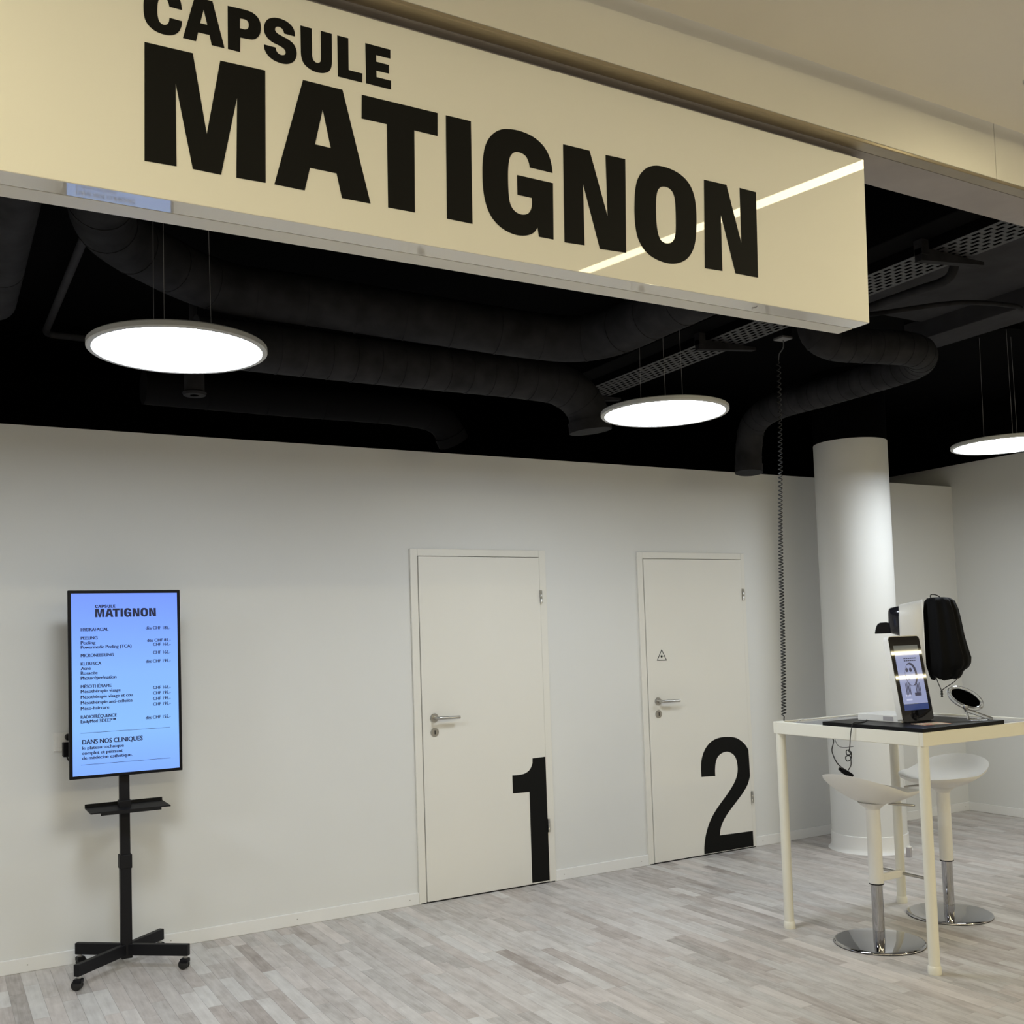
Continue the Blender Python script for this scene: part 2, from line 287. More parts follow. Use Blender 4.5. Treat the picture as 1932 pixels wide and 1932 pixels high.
'G':[[(1.339,0.2332),(1.2739,0.234),(1.2734,0.237),(1.2729,0.24),(1.2722,0.243),(1.2712,0.246),(1.2698,0.2492),(1.2681,0.2525),(1.2661,0.2556),(1.2639,0.2582),(1.2614,0.2602),(1.2587,0.2618),(1.2558,0.263),(1.2528,0.2639),(1.2495,0.2646),(1.2459,0.2649),(1.2423,0.2649),(1.239,0.2646),(1.236,0.264),(1.2331,0.2631),(1.2305,0.2618),(1.228,0.2601),(1.2256,0.2581),(1.2234,0.2557),(1.2214,0.253),(1.2197,0.25),(1.2183,0.2469),(1.2172,0.2436),(1.2163,0.2399),(1.2154,0.2357),(1.2146,0.2309),(1.214,0.2257),(1.2135,0.2198),(1.2131,0.213),(1.2129,0.2046),(1.2129,0.1951),(1.213,0.1854),(1.2132,0.1765),(1.2136,0.1686),(1.2141,0.1611),(1.2147,0.1543),(1.2154,0.1484),(1.2163,0.1434),(1.2172,0.1394),(1.2184,0.1358),(1.2199,0.1325),(1.2217,0.1293),(1.2239,0.1263),(1.2263,0.1237),(1.2289,0.1214),(1.2318,0.1194),(1.235,0.1178),(1.2384,0.1166),(1.2417,0.1157),(1.2451,0.1152),(1.2487,0.115),(1.2522,0.1152),(1.2555,0.1157),(1.2588,0.1164),(1.2619,0.1173),(1.2649,0.1186),(1.2676,0.1202),(1.2701,0.1223),(1.2724,0.1247),(1.2744,0.1275),(1.276,0.1305),(1.2773,0.1339),(1.2783,0.1377),(1.279,0.1417),(1.2795,0.1456),(1.2797,0.1494),(1.2797,0.1532),(1.2795,0.157),(1.2794,0.1608),(1.2389,0.1611),(1.2381,0.2086),(1.3401,0.2082),(1.3407,0.0691),(1.299,0.0692),(1.295,0.0912),(1.2929,0.0879),(1.2908,0.0845),(1.2885,0.0813),(1.286,0.0784),(1.2831,0.0759),(1.28,0.0736),(1.2766,0.0716),(1.2728,0.0698),(1.2687,0.0681),(1.2641,0.0666),(1.2593,0.0653),(1.2543,0.0643),(1.249,0.0636),(1.2436,0.063),(1.2379,0.0628),(1.2322,0.0631),(1.2264,0.0637),(1.2203,0.0648),(1.2144,0.0662),(1.2085,0.0679),(1.2029,0.0698),(1.1974,0.0721),(1.192,0.0747),(1.1869,0.0777),(1.1821,0.0809),(1.1775,0.0845),(1.1732,0.0884),(1.1691,0.0927),(1.1654,0.0975),(1.1619,0.1027),(1.1587,0.1082),(1.1559,0.114),(1.1535,0.1199),(1.1514,0.1262),(1.1496,0.1326),(1.1481,0.1392),(1.1468,0.1458),(1.1458,0.1525),(1.145,0.1594),(1.1444,0.1667),(1.1439,0.1745),(1.1436,0.1829),(1.1435,0.1913),(1.1435,0.1994),(1.1436,0.2071),(1.1439,0.2146),(1.1444,0.222),(1.1451,0.2294),(1.1461,0.2369),(1.1473,0.2445),(1.1487,0.2519),(1.1506,0.2587),(1.1528,0.265),(1.1553,0.2708),(1.1582,0.2762),(1.1614,0.2814),(1.165,0.2863),(1.169,0.2909),(1.1733,0.2952),(1.1776,0.299),(1.1819,0.3023),(1.1863,0.3051),(1.1909,0.3075),(1.1956,0.3097),(1.2003,0.3114),(1.2051,0.3127),(1.2101,0.3138),(1.2156,0.3148),(1.2215,0.3157),(1.2278,0.3164),(1.2344,0.3169),(1.2412,0.3171),(1.2484,0.3169),(1.2559,0.3163),(1.2635,0.3154),(1.2707,0.3141),(1.2776,0.3125),(1.2843,0.3104),(1.2908,0.308),(1.2968,0.3052),(1.3025,0.302),(1.308,0.2983),(1.313,0.2944),(1.3175,0.2901),(1.3214,0.2855),(1.3249,0.2805),(1.328,0.2753),(1.3306,0.2701),(1.3328,0.2647),(1.3346,0.2591),(1.336,0.2536),(1.3372,0.2486),(1.3379,0.2444),(1.3383,0.2405),(1.3386,0.2369)]],
'N1':[[(1.3704,0.3106),(1.4492,0.3109),(1.5036,0.1531),(1.4982,0.3102),(1.5593,0.3117),(1.5605,0.0706),(1.4791,0.068),(1.4287,0.2248),(1.4325,0.0695),(1.3729,0.0676)]],
'O':[[(1.5884,0.2037),(1.5887,0.2108),(1.589,0.2179),(1.5894,0.2251),(1.5902,0.2321),(1.5911,0.2392),(1.5923,0.2463),(1.5937,0.2532),(1.5956,0.2598),(1.5979,0.2659),(1.6006,0.2716),(1.6038,0.2771),(1.6074,0.2824),(1.6115,0.2875),(1.616,0.2924),(1.6209,0.297),(1.626,0.301),(1.6311,0.3044),(1.6365,0.3073),(1.642,0.3098),(1.6476,0.3119),(1.6533,0.3135),(1.659,0.3148),(1.6649,0.3157),(1.6714,0.3163),(1.6784,0.3166),(1.6859,0.3167),(1.6936,0.3164),(1.7013,0.3158),(1.7089,0.3148),(1.7166,0.3135),(1.7242,0.3118),(1.7315,0.3097),(1.7385,0.3072),(1.7454,0.3042),(1.7519,0.3009),(1.7579,0.2971),(1.7632,0.2929),(1.768,0.2884),(1.7723,0.2834),(1.7762,0.278),(1.7797,0.2723),(1.7826,0.2662),(1.7852,0.2597),(1.7874,0.2525),(1.7891,0.2446),(1.7905,0.2359),(1.7915,0.2269),(1.7923,0.2177),(1.7927,0.2082),(1.7928,0.1983),(1.7927,0.1884),(1.7924,0.1788),(1.792,0.1694),(1.7916,0.1602),(1.7908,0.1512),(1.7896,0.1426),(1.7879,0.1344),(1.7857,0.1265),(1.7832,0.119),(1.78,0.112),(1.7763,0.1053),(1.772,0.0991),(1.7673,0.0933),(1.7624,0.0882),(1.7571,0.0837),(1.7516,0.0799),(1.7458,0.0765),(1.7398,0.0735),(1.7335,0.0709),(1.7269,0.0686),(1.7202,0.0668),(1.7134,0.0655),(1.7065,0.0646),(1.6996,0.0641),(1.6925,0.0641),(1.6853,0.0644),(1.6779,0.0651),(1.6703,0.0662),(1.6628,0.0677),(1.6556,0.0694),(1.6488,0.0715),(1.6422,0.0738),(1.636,0.0765),(1.6302,0.0797),(1.6248,0.0833),(1.6197,0.0873),(1.6151,0.0916),(1.6108,0.0963),(1.6069,0.1011),(1.6033,0.1063),(1.6001,0.1118),(1.5974,0.1176),(1.5952,0.1239),(1.5935,0.1306),(1.5921,0.1375),(1.5909,0.1447),(1.5899,0.1522),(1.5891,0.16),(1.5886,0.1679),(1.5882,0.1755),(1.588,0.1827),(1.588,0.1897),(1.5882,0.1967)],[(1.6573,0.2113),(1.6575,0.2169),(1.6578,0.2222),(1.6582,0.2274),(1.6588,0.2322),(1.6596,0.2368),(1.6604,0.2411),(1.6615,0.2451),(1.6629,0.2488),(1.6648,0.2521),(1.667,0.2552),(1.6694,0.2578),(1.6719,0.26),(1.6744,0.2616),(1.6771,0.2628),(1.6799,0.2635),(1.6829,0.2641),(1.6862,0.2646),(1.6899,0.2648),(1.6935,0.2648),(1.6969,0.2644),(1.6999,0.2636),(1.7027,0.2625),(1.7054,0.2612),(1.7079,0.2596),(1.7101,0.2578),(1.7122,0.2558),(1.7141,0.2534),(1.7159,0.2507),(1.7174,0.2475),(1.7187,0.244),(1.7198,0.2401),(1.7208,0.2355),(1.7215,0.2305),(1.722,0.225),(1.7223,0.2189),(1.7226,0.2118),(1.7229,0.2034),(1.7232,0.1937),(1.7233,0.184),(1.7233,0.1751),(1.7233,0.1674),(1.7231,0.1602),(1.7227,0.1536),(1.7221,0.1477),(1.7212,0.1426),(1.7201,0.1382),(1.7187,0.1343),(1.7169,0.1308),(1.7148,0.1276),(1.7123,0.1248),(1.7096,0.1224),(1.7068,0.1204),(1.7037,0.1188),(1.7005,0.1176),(1.6971,0.1167),(1.6937,0.1162),(1.6902,0.116),(1.6865,0.1162),(1.683,0.1167),(1.6798,0.1176),(1.6769,0.1188),(1.6744,0.1203),(1.672,0.1223),(1.6699,0.1247),(1.6679,0.1277),(1.6661,0.131),(1.6645,0.1349),(1.6631,0.1395),(1.6617,0.145),(1.6605,0.1512),(1.6595,0.1578),(1.6587,0.1641),(1.6582,0.17),(1.6578,0.1759),(1.6577,0.1818),(1.6575,0.1876),(1.6573,0.1936),(1.6572,0.1997),(1.6572,0.2056)]],
'N2':[[(1.8199,0.3087),(1.8987,0.3096),(1.9518,0.1565),(1.9463,0.3101),(2.0059,0.3094),(2.0117,0.0719),(1.9297,0.0718),(1.8779,0.2264),(1.8825,0.0713),(1.8212,0.0699)]],
'1':[[(3.1161,0.6858),(3.1285,0.6854),(3.1409,0.6849),(3.1532,0.6846),(3.1652,0.6848),(3.1771,0.6856),(3.189,0.6868),(3.2003,0.6886),(3.2108,0.6915),(3.2203,0.6955),(3.2292,0.7004),(3.2373,0.7062),(3.2443,0.7128),(3.25,0.7206),(3.2545,0.7294),(3.2586,0.7387),(3.2629,0.7478),(3.2632,0.7554),(3.2635,0.763),(3.2638,0.7706),(3.2641,0.7782),(3.3579,0.78),(3.3599,0.0145),(3.2325,0.0171),(3.2346,0.5737),(3.1162,0.5761)]],
'2':[[(4.6023,0.5352),(4.6019,0.5484),(4.6014,0.5613),(4.6012,0.5747),(4.6018,0.5891),(4.6028,0.6049),(4.6041,0.6217),(4.6065,0.6388),(4.6106,0.6557),(4.6167,0.6724),(4.6244,0.6892),(4.6335,0.7055),(4.6439,0.7204),(4.6558,0.734),(4.6692,0.7466),(4.6838,0.7579),(4.6993,0.7675),(4.716,0.7752),(4.7338,0.7812),(4.7525,0.7858),(4.7715,0.7892),(4.7911,0.7912),(4.8113,0.7918),(4.8319,0.7913),(4.8523,0.7899),(4.8728,0.788),(4.8935,0.7854),(4.9138,0.7814),(4.933,0.7755),(4.9515,0.7669),(4.9693,0.7562),(4.9857,0.7445),(5.0001,0.7329),(5.0116,0.7213),(5.0209,0.7094),(5.0291,0.6974),(5.0379,0.6854),(5.0416,0.5004),(5.0355,0.4856),(5.0298,0.4708),(5.0232,0.4559),(5.0141,0.4408),(5.0022,0.4255),(4.9883,0.4101),(4.9726,0.3943),(4.9553,0.3778),(4.9352,0.3599),(4.9127,0.341),(4.89,0.3222),(4.8693,0.3046),(4.8508,0.2886),(4.8335,0.2736),(4.8175,0.2589),(4.8029,0.2439),(4.7896,0.2283),(4.7775,0.2124),(4.767,0.1967),(4.7584,0.1812),(4.7524,0.1662),(4.7487,0.1515),(4.7459,0.1369),(4.7426,0.1223),(5.05,0.1164),(5.051,0.0115),(4.5996,0.0129),(4.6,0.0255),(4.6001,0.0378),(4.6007,0.0509),(4.6025,0.0659),(4.6055,0.0835),(4.6094,0.1031),(4.6144,0.1235),(4.6208,0.1439),(4.6285,0.1643),(4.6376,0.185),(4.6481,0.2059),(4.6603,0.2264),(4.6743,0.2465),(4.69,0.2664),(4.7074,0.2863),(4.7265,0.3066),(4.7486,0.3279),(4.7733,0.3498),(4.7981,0.3714),(4.8204,0.3917),(4.8398,0.4102),(4.8576,0.4276),(4.8736,0.4441),(4.8874,0.4601),(4.8989,0.4756),(4.9082,0.4903),(4.9157,0.5045),(4.9216,0.5186),(4.926,0.5325),(4.9287,0.5459),(4.93,0.5593),(4.9303,0.5729),(4.9296,0.5872),(4.9278,0.602),(4.9248,0.6162),(4.9208,0.6288),(4.9158,0.6397),(4.9097,0.6493),(4.9025,0.6579),(4.8939,0.6655),(4.8835,0.6727),(4.8715,0.679),(4.8588,0.6841),(4.8464,0.6874),(4.8341,0.6886),(4.8217,0.6881),(4.8094,0.6862),(4.7976,0.6832),(4.7861,0.6791),(4.7748,0.6737),(4.7643,0.6671),(4.7553,0.6595),(4.748,0.6505),(4.7422,0.6401),(4.7374,0.629),(4.7334,0.6178),(4.7302,0.6064),(4.7281,0.5944),(4.7266,0.5824),(4.7254,0.571),(4.7248,0.5604),(4.7247,0.5503),(4.7249,0.5404),(4.7249,0.5303)]]}

# ================================================================== THE SETTING
D = 5.5785            # back partition face
XR = 7.408            # right wall face
XL = -3.0
ZT = 2.667            # top of back partition
ZB = 2.948            # underside of bulkhead
YF0, YF1 = 2.03, 2.222
ZC = 3.10             # mall ceiling
ZK = 3.32             # black ceiling over the room

# ---- floor with wood-look planks
floor = struct(box('floor', -4.2, 16.5, -7, D+1.6, -.10, -.0022, mat('floor_base', (.26, .24, .225), .5)))
pm = bpy.data.meshes.new('plank')
_v = [(x, y, z) for z in (0, 1) for y in (0, 1) for x in (0, 1)]
pm.from_pydata(_v, [], [(4, 5, 7, 6), (0, 2, 3, 1), (0, 1, 5, 4), (1, 3, 7, 5), (3, 2, 6, 7), (2, 0, 4, 6)])
pm.materials.append(wood_mat('grey_oak_plank', True))
def to_px(p):
    d = Vector(p)-Vector((0, 0, CAM_H)); w_ = d.dot(_fw)
    if w_ < .2: return None
    return (966+F_PX*d.dot(_r)/w_, 966+CY_OFF-F_PX*d.dot(_u)/w_)
PW = .0655
planks = []
x = -1.2
row = 0
while x < XR-.001:
    xa, xb = x, min(x+PW, XR)
    y = D - random.uniform(0, .6)
    ys = [D, y] if D-y > .04 else [D]
    while ys[-1] > .6: ys.append(ys[-1]-random.choice((.24, .3, .36, .42, .5, .58, .66, .78)))
    for a, b in zip(ys[:-1], ys[1:]):
        tone = min(1, max(0, random.gauss(.50, .15)))
        planks.append((xa, xb, b, a, tone, random.random(), random.random()))
    x += PW; row += 1
def plank_area(p):
    q = [to_px((X, Y, 0)) for X, Y in ((p[0], p[2]), (p[1], p[2]), (p[1], p[3]), (p[0], p[3]))]
    if any(c is None for c in q): return 0
    q = [(min(1932, max(0, a)), min(1932, max(0, b))) for a, b in q]
    return abs(sum(q[i-1][0]*q[i][1]-q[i][0]*q[i-1][1] for i in range(4)))/2
planks.sort(key=plank_area, reverse=True)
GAP = .0007
for p in planks[:300]:
    o = bpy.data.objects.new('plank', pm); COL.objects.link(o); o.parent = floor
    o.location = (p[0]+GAP/2, p[2]+GAP/2, -.0022); o.scale = (p[1]-p[0]-GAP, p[3]-p[2]-GAP, .0022)
    o.color = (p[4], p[5], p[6], 1)
vs, fs, tones = [], [], []
for p in planks[300:]:
    i = len(vs)
    for z in (-.0022, 0):
        for yy in (p[2]+GAP/2, p[3]-GAP/2):
            for xx in (p[0]+GAP/2, p[1]-GAP/2): vs.append((xx, yy, z))
    fs += [(i+4, i+5, i+7, i+6), (i, i+1, i+5, i+4), (i+1, i+3, i+7, i+5), (i+3, i+2, i+6, i+7), (i+2, i, i+4, i+6)]
    tones += [(p[4], p[5], p[6], 1)]*8
me = bpy.data.meshes.new('plank_field'); me.from_pydata(vs, [], fs)
at = me.attributes.new('tone', 'FLOAT_COLOR', 'POINT')
at.data.foreach_set('color', [c for t in tones for c in t])
pf = link('plank_field', me, wood_mat('grey_oak_plank_field', False), floor); pf['kind'] = 'stuff'

# ---- walls
D1A, D1B, D2A, D2B, HD = 2.474, 3.4125, 4.1345, 5.0816, 2.08
bm = bmesh.new()
for a, b, z0 in ((XL, D1A+.02, -.002), (D1B-.02, D2A+.02, -.002), (D2B-.02, XR, -.002), (D1A+.02, D1B-.02, HD-.02), (D2A+.02, D2B-.02, HD-.02)):
    abox(bm, a, b, D, D+.12, z0, ZT)
wall_back = struct(fin('wall_back', bm, WALL), 'white plaster partition wall with two numbered doors')
wall_right = struct(box('wall_right', XR, XR+.15, 2.3, D+1.5, -.002, 2.842, WALL), 'white plaster wall to the right of the column')
struct(box('wall_left', XL-.15, XL, 2.3, D+1.5, -.002, ZK, WALL))
bm = bmesh.new()
abox(bm, XL-.15, XR+.4, D+1.5, D+1.6, -.1, ZK)
abox(bm, XR+.15, XR+.4, 2.3, D+1.6, 2.3, ZK)
struct(fin('wall_void', bm, BLACKC), 'black void above and behind the partition')
ceiling = struct(box('ceiling', XL-.15, XR+.4, YF1, D+1.6, ZK, ZK+.12, BLACKC), 'open black painted ceiling over the treatment room')
for a, b, c, d in ((3.66, 3.93, 2.3, 4.6), (4.0, 5.06, 2.3, 3.95)):
    box('ceiling_panel', a, b, c, d, ZK-.02, ZK, GREYC, ceiling)
for a, b, z0, z1 in ((3.26, 3.40, 3.03, ZK), (3.95, 4.03, 3.16, ZK)):
    box('ceiling_beam', a, b, YF1+.02, 5.5, z0, z1, BLACKC, ceiling, bev=.004)
box('ceiling_beam', 5.07, 5.32, YF1+.02, 4.08, 3.20, ZK, GREYC, ceiling, bev=.004)

# ---- baseboards with small screws
def baseboard(name, a, b):
    o = struct(box(name, a, b, D-.012, D, 0, .068, TRIMW, bev=.002, seg=1))
    n = max(2, int((b-a)/.55))
    for i in range(n):
        xx = a+.06+(b-a-.12)*i/(n-1)
        lathe('screw', [(0, .0008), (.0035, .0008), (.0035, 0)], STEEL, o, n=8, M=Matrix.Translation((xx, D-.012, .034)) @ Matrix.Rotation(math.pi/2, 4, 'X'))
    return o
baseboard('baseboard_back', XL, D1A); baseboard('baseboard_back', D1B, D2A); baseboard('baseboard_back', D2B, XR)
struct(box('baseboard_right', XR-.012, XR, 2.32, D-.012, 0, .068, TRIMW, bev=.002, seg=1))

# ---- doors
def door(name, xa, xb, leaf, label, glyph):
    root = struct(empty(name, ((xa+xb)/2, D, 0)), label)
    W = lambda o: (setattr(o, 'matrix_parent_inverse', root.matrix_basis.inverted()), o)[1]
    FY = D-.013
    la, lb = leaf
    bm = bmesh.new()
    abox(bm, xa, la-.003, FY, D+.11, 0, HD, .002, 1)
    abox(bm, lb+.003, xb, FY, D+.11, 0, HD, .002, 1)
    abox(bm, la-.003, lb+.003, FY, D+.11, 2.036, HD, .002, 1)
    abox(bm, la-.02, la+.012, D+.035, D+.06, 0, 2.05); abox(bm, lb-.012, lb+.02, D+.035, D+.06, 0, 2.05); abox(bm, la, lb, D+.035, D+.06, 2.02, 2.05)
    W(fin('door_frame', bm, DOORM, root))
    W(box('door_leaf', la, lb, D-.019, D+.03, .008, 2.033, DOORM, root, bev=.002, seg=2))
    W(box('threshold', xa+.01, xb-.01, D-.014, D+.09, 0, .005, DARKHOLE, root))
    hx = la+.075
    F = D-.019
    TX = lambda z: Matrix.Translation((hx, F, z)) @ Matrix.Rotation(math.pi/2, 4, 'X')
    h = W(lathe('door_handle', [(0, .008), (.024, .008), (.0265, .005), (.0265, 0), (0, 0)], STEEL, root, n=28, M=TX(1.073)))
    tube('lever', smooth_path([(hx, F-.006, 1.073), (hx, F-.035, 1.073), (hx+.004, F-.047, 1.073), (hx+.02, F-.052, 1.073), (hx+.075, F-.052, 1.072), (hx+.145, F-.052, 1.071)], 5), .0095, STEEL, h, n=12)
    e = W(lathe('escutcheon', [(0, .006), (.024, .006), (.0265, .003), (.0265, 0), (0, 0)], STEEL, root, n=28, M=TX(.988)))
    k = box('keyhole', hx-.003, hx+.003, F-.0068, F-.005, .976, 1.0, DARKHOLE, e)
    for z in (.312, 1.744):
        W(lathe('hinge', [(0, 0), (.0075, 0), (.0075, .025), (.0068, .026), (.0068, .028), (.0075, .029), (.0075, .053), (.0068, .054), (.0068, .056), (.0075, .057), (.0075, .082), (0, .082)], STEEL, root, n=12, M=Matrix.Translation((lb+.004, FY-.012, z))))
    gl = [[(max(la+.001, min(lb-.001, px)), pz) for px, pz in lp] for lp in GLYPHS[glyph]]
    W(outline('number_sticker', gl, .0006, VINYL, root, plane_frame((0, F-.0004, 0), (1, 0, 0), (0, 0, 1))))['label'] = 'huge black vinyl numeral '+glyph
    return root, W, F
door('door_1', D1A, D1B, (2.524, 3.360), 'cream flush door carrying the big black numeral 1', '1')
d2, W2, F2 = door('door_2', D2A, D2B, (4.182, 5.046), 'cream flush door with numeral 2 and small warning triangle', '2')
tri = [(4.3045, 1.4215), (4.3459, 1.3438), (4.2606, 1.3455)]
cxt = (sum(a for a, _ in tri)/3, sum(b for _, b in tri)/3)
def sc_tri(k): return [(cxt[0]+(a-cxt[0])*k, cxt[1]+(b-cxt[1])*k) for a, b in tri]
PF = plane_frame((0, F2-.0004, 0), (1, 0, 0), (0, 0, 1))
st = W2(outline('warning_sticker', [sc_tri(1.0)], .0006, mat('sticker_white', (.78, .77, .72), .5), d2, PF)); st['label'] = 'triangular laser warning sticker'
PF2 = plane_frame((0, F2-.0010, 0), (1, 0, 0), (0, 0, 1))
outline('sticker_border', [sc_tri(1.0), sc_tri(.80)], .0005, VINYL, st, PF2)
burst = []
for k in range(24):
    rr = (.0135 if k % 2 == 0 else .0055); a = 2*math.pi*k/24
    burst.append((cxt[0]-.002+rr*math.cos(a), cxt[1]+.002+rr*math.sin(a)))
outline('sticker_symbol', [burst], .0005, VINYL, st, PF2)
outline('sticker_symbol', [[(cxt[0], cxt[1]+.001), (cxt[0]+.022, cxt[1]+.001), (cxt[0]+.022, cxt[1]+.003), (cxt[0], cxt[1]+.003)]], .0005, VINYL, st, PF2)

# ---- column
CX, CY, CR = 5.67, 5.075, .25
col = struct(empty('column', (CX, CY, 0)), 'round white structural column beside the high table')
lathe('shaft', [(CR, .105), (CR, 2.822), (0, 2.822)], WALL, col, n=64)
lathe('skirting', [(CR, .115), (CR+.006, .112), (CR+.006, .03), (CR+.012, .016), (CR+.022, .006), (CR+.028, 0), (0, 0)], TRIMW, col, n=64)
lathe('upper_shaft', [(CR-.002, 2.822), (CR-.002, ZK)], BLACKC, col, n=48)

# ---- bulkhead above the entrance and the mall ceiling
XSEAM = 3.006
fas = struct(empty('wall_fascia', (0, YF0, ZB)), 'beige painted fascia above the shop sign')
for a, b in ((XL-.15, XSEAM-.0012), (XSEAM+.0012, 9.0)):
    o = box('fascia_panel', a, b, 0, .02, .012, ZC+.35-ZB, FASC, fas, bev=.001, seg=1)
struct(box('trim_1', XL-.15, 9.0, YF0-.002, YF0+.042, ZB, ZB+.011, BRASS, bev=.002, seg=1), 'thin metal profile along the lower fascia edge')
struct(box('trim_2', XL-.15, 9.0, YF0+.04, YF1, ZB-.001, ZB+.03, GREYU), 'grey underside of the bulkhead')
struct(box('wall_bulkhead', XL-.15, 9.0, YF1-.06, YF1, ZB+.03, ZC+.5, BLACKC))
struct(box('ceiling', -4.2, 16.5, -7, 1.974, ZC, ZC+.05, mat('mall_ceiling_paint', (.84, .80, .72), .6, bump=.04, bscale=120, var=.02, vscale=2)), 'smooth beige ceiling in front of the fascia')

# ---- LED lines in the mall ceiling
def led(x0, x1, y0, y1, label, drop=.012, m=None, housing=True):
    t = tag(empty('line_light', ((x0+x1)/2, (y0+y1)/2, ZC-.001)), label, 'light', 'warm line lights in the beige ceiling')
    a, b = (x1-x0)/2, (y1-y0)/2
    box('diffuser', -a, a, -b, b, -drop, -.001, m or LEDD, t)
    bm = bmesh.new()
    if housing:
        abox(bm, -a-.006, -a, -b-.006, b+.006, -drop, 0); abox(bm, a, a+.006, -b-.006, b+.006, -drop, 0)
        abox(bm, -a, a, -b-.006, -b, -drop, 0); abox(bm, -a, a, b, b+.006, -drop, 0)
    else:
        abox(bm, -a-.004, a+.004, -b-.004, b+.004, -.001, 0)
    fin('housing', bm, ALU, t)
led(2.775, 2.845, -.9, 1.765, 'warm line light mirrored as a bright stripe in the sign panel')
led(-.46, -.38, -1.2, 1.655, 'added unseen line light brightening the sign from the left', m=PANELD)  # unseen lamp added to light the sign from the left
led(5.71, 5.81, -1.2, 1.655, 'added unseen line light brightening fascia and sign from the right', m=PANELD)  # also added out of view, lights fascia and sign from the right
led(-2.5, 6.5, -1.78, -1.70, 'added unseen line light behind the viewer brightening the sign front', .03, PANELD, False)  # added row out of view, gives the sign more frontal light
led(10.2, 13.6, -2.56, -2.48, 'warm line light mirrored high on the tablet glass', .018, PANELD, False)
led(11.6, 15.4, -3.92, -3.83, 'warm line light mirrored halfway down the tablet glass', .018, PANELD, False)

# ================================================================== THE SIGN
TILT = math.radians(3.2)
SX0, SX1, SZ0, SZ1, SY0, SY1 = -.06, 2.457, 2.439, 2.9255, 2.10, 2.222
SXT = 2.437           # the panel narrows a little towards its top
sign = tag(empty('shop_sign', ((SX0+SX1)/2, 2.16, SZ0)), 'long cream fascia sign box lettered CAPSULE MATIGNON in black', 'sign')
SI = sign.matrix_basis.inverted()
hgt = SZ1-SZ0
ytop = SY0-math.tan(TILT)*hgt
def wedge(name, ya0, yb0, ya1, yb1, z0, z1, x0, x1, m, bev):
    bm = bmesh.new(); xt = x1-(SX1-SXT)*(z1-z0)/hgt
    v = [bm.verts.new(c) for c in ((x0, ya0, z0), (x1, ya0, z0), (x1, yb0, z0), (x0, yb0, z0), (x0, ya1, z1), (xt, ya1, z1), (xt, yb1, z1), (x0, yb1, z1))]
    for f in ((0, 1, 2, 3), (4, 5, 6, 7), (0, 1, 5, 4), (1, 2, 6, 5), (2, 3, 7, 6), (3, 0, 4, 7)): bm.faces.new([v[i] for i in f])
    if bev: bmesh.ops.bevel(bm, geom=list(bm.edges), offset=bev, segments=2, affect='EDGES', profile=.5)
    o = fin(name, bm, m, sign); o.matrix_parent_inverse = SI; return o
wedge('front_panel', SY0, 2.110, ytop, ytop+.010, SZ0+.001, SZ1, SX0, SX1, SIGNW, .0012)
wedge('side_body', 2.110, 2.163, ytop+.010, 2.163, SZ0+.004, SZ1, SX0, SX1, FASC, 0)
wedge('lower_lip', SY0+.001, 2.1615, SY0+.001, 2.1615, SZ0, SZ0+.004, SX0, SX1, SIGNU, .0008)
wedge('back_lip', 2.1645, SY1, 2.1645, SY1, SZ0, SZ1, SX0, SX1-.001, SIGNR, .001)
box('mounting_rail', SX0+.02, SXT-.02, 2.10, 2.20, SZ1, ZB, GREYU, sign).matrix_parent_inverse = SI
tube('lip_clip', [(2.025, 2.118, SZ0-.001), (2.030, 2.128, SZ0-.001), (2.022, 2.134, SZ0-.001), (2.031, 2.145, SZ0-.001)], .0012, GREYST, sign, n=6).matrix_parent_inverse = SI
up = Vector((0, -math.sin(TILT), math.cos(TILT)))
PM = plane_frame(Vector((0, SY0, SZ0)) + Vector((0, -.0007, 0)), (1, 0, 0), up)
for k in ('C', 'A1', 'P', 'S', 'U', 'L', 'E', 'M', 'A2', 'T', 'I', 'G', 'N1', 'O', 'N2'):
    o = outline('letter', GLYPHS[k], .0008, VINYL, sign, PM); o.matrix_parent_inverse = SI
    o['label'] = ('small' if k in ('C', 'A1', 'P', 'S', 'U', 'L', 'E') else 'large')+' black letter '+k[0]

# ================================================================== PENDANT LAMPS
LZ, LR = 2.60, .312
def lamp(x, y, label):
    t = tag(empty('pendant_lamp', (x, y, LZ)), label, 'lamp', 'round pendant lamps in a row')
    lathe('lamp_frame', [(LR-.020, .002), (LR-.018, 0), (LR-.004, 0), (LR, .004), (LR, .020), (LR-.004, .024), (0, .024)], ALU, t, n=72)
    lathe('lamp_diffuser', [(LR-.0205, .006), (LR-.0205, .0035), (0, .0035)], LAMPD, t, n=72)
    for a in (0, 125, 235):
        c, s = math.cos(math.radians(a)), math.sin(math.radians(a))
        tube('cable', [(.118*c, .118*s, .022), (.112*c, .112*s, ZK-LZ)], .0010, WIRE, t, n=6)
    lathe('ceiling_rose', [(0, ZK-LZ-.03), (.13, ZK-LZ-.03), (.13, ZK-LZ)], BLACKC, t, n=24)
lamp(.784, 3.756, 'glowing round pendant lamp above the screen stand')
lamp(3.139, 3.954, 'glowing round pendant lamp in front of the numbered doors')
lamp(5.72, 3.909, 'glowing round pendant lamp to the right of the column')
lamp(-1.62, 3.78, 'glowing round pendant lamp at the far left end of the row')

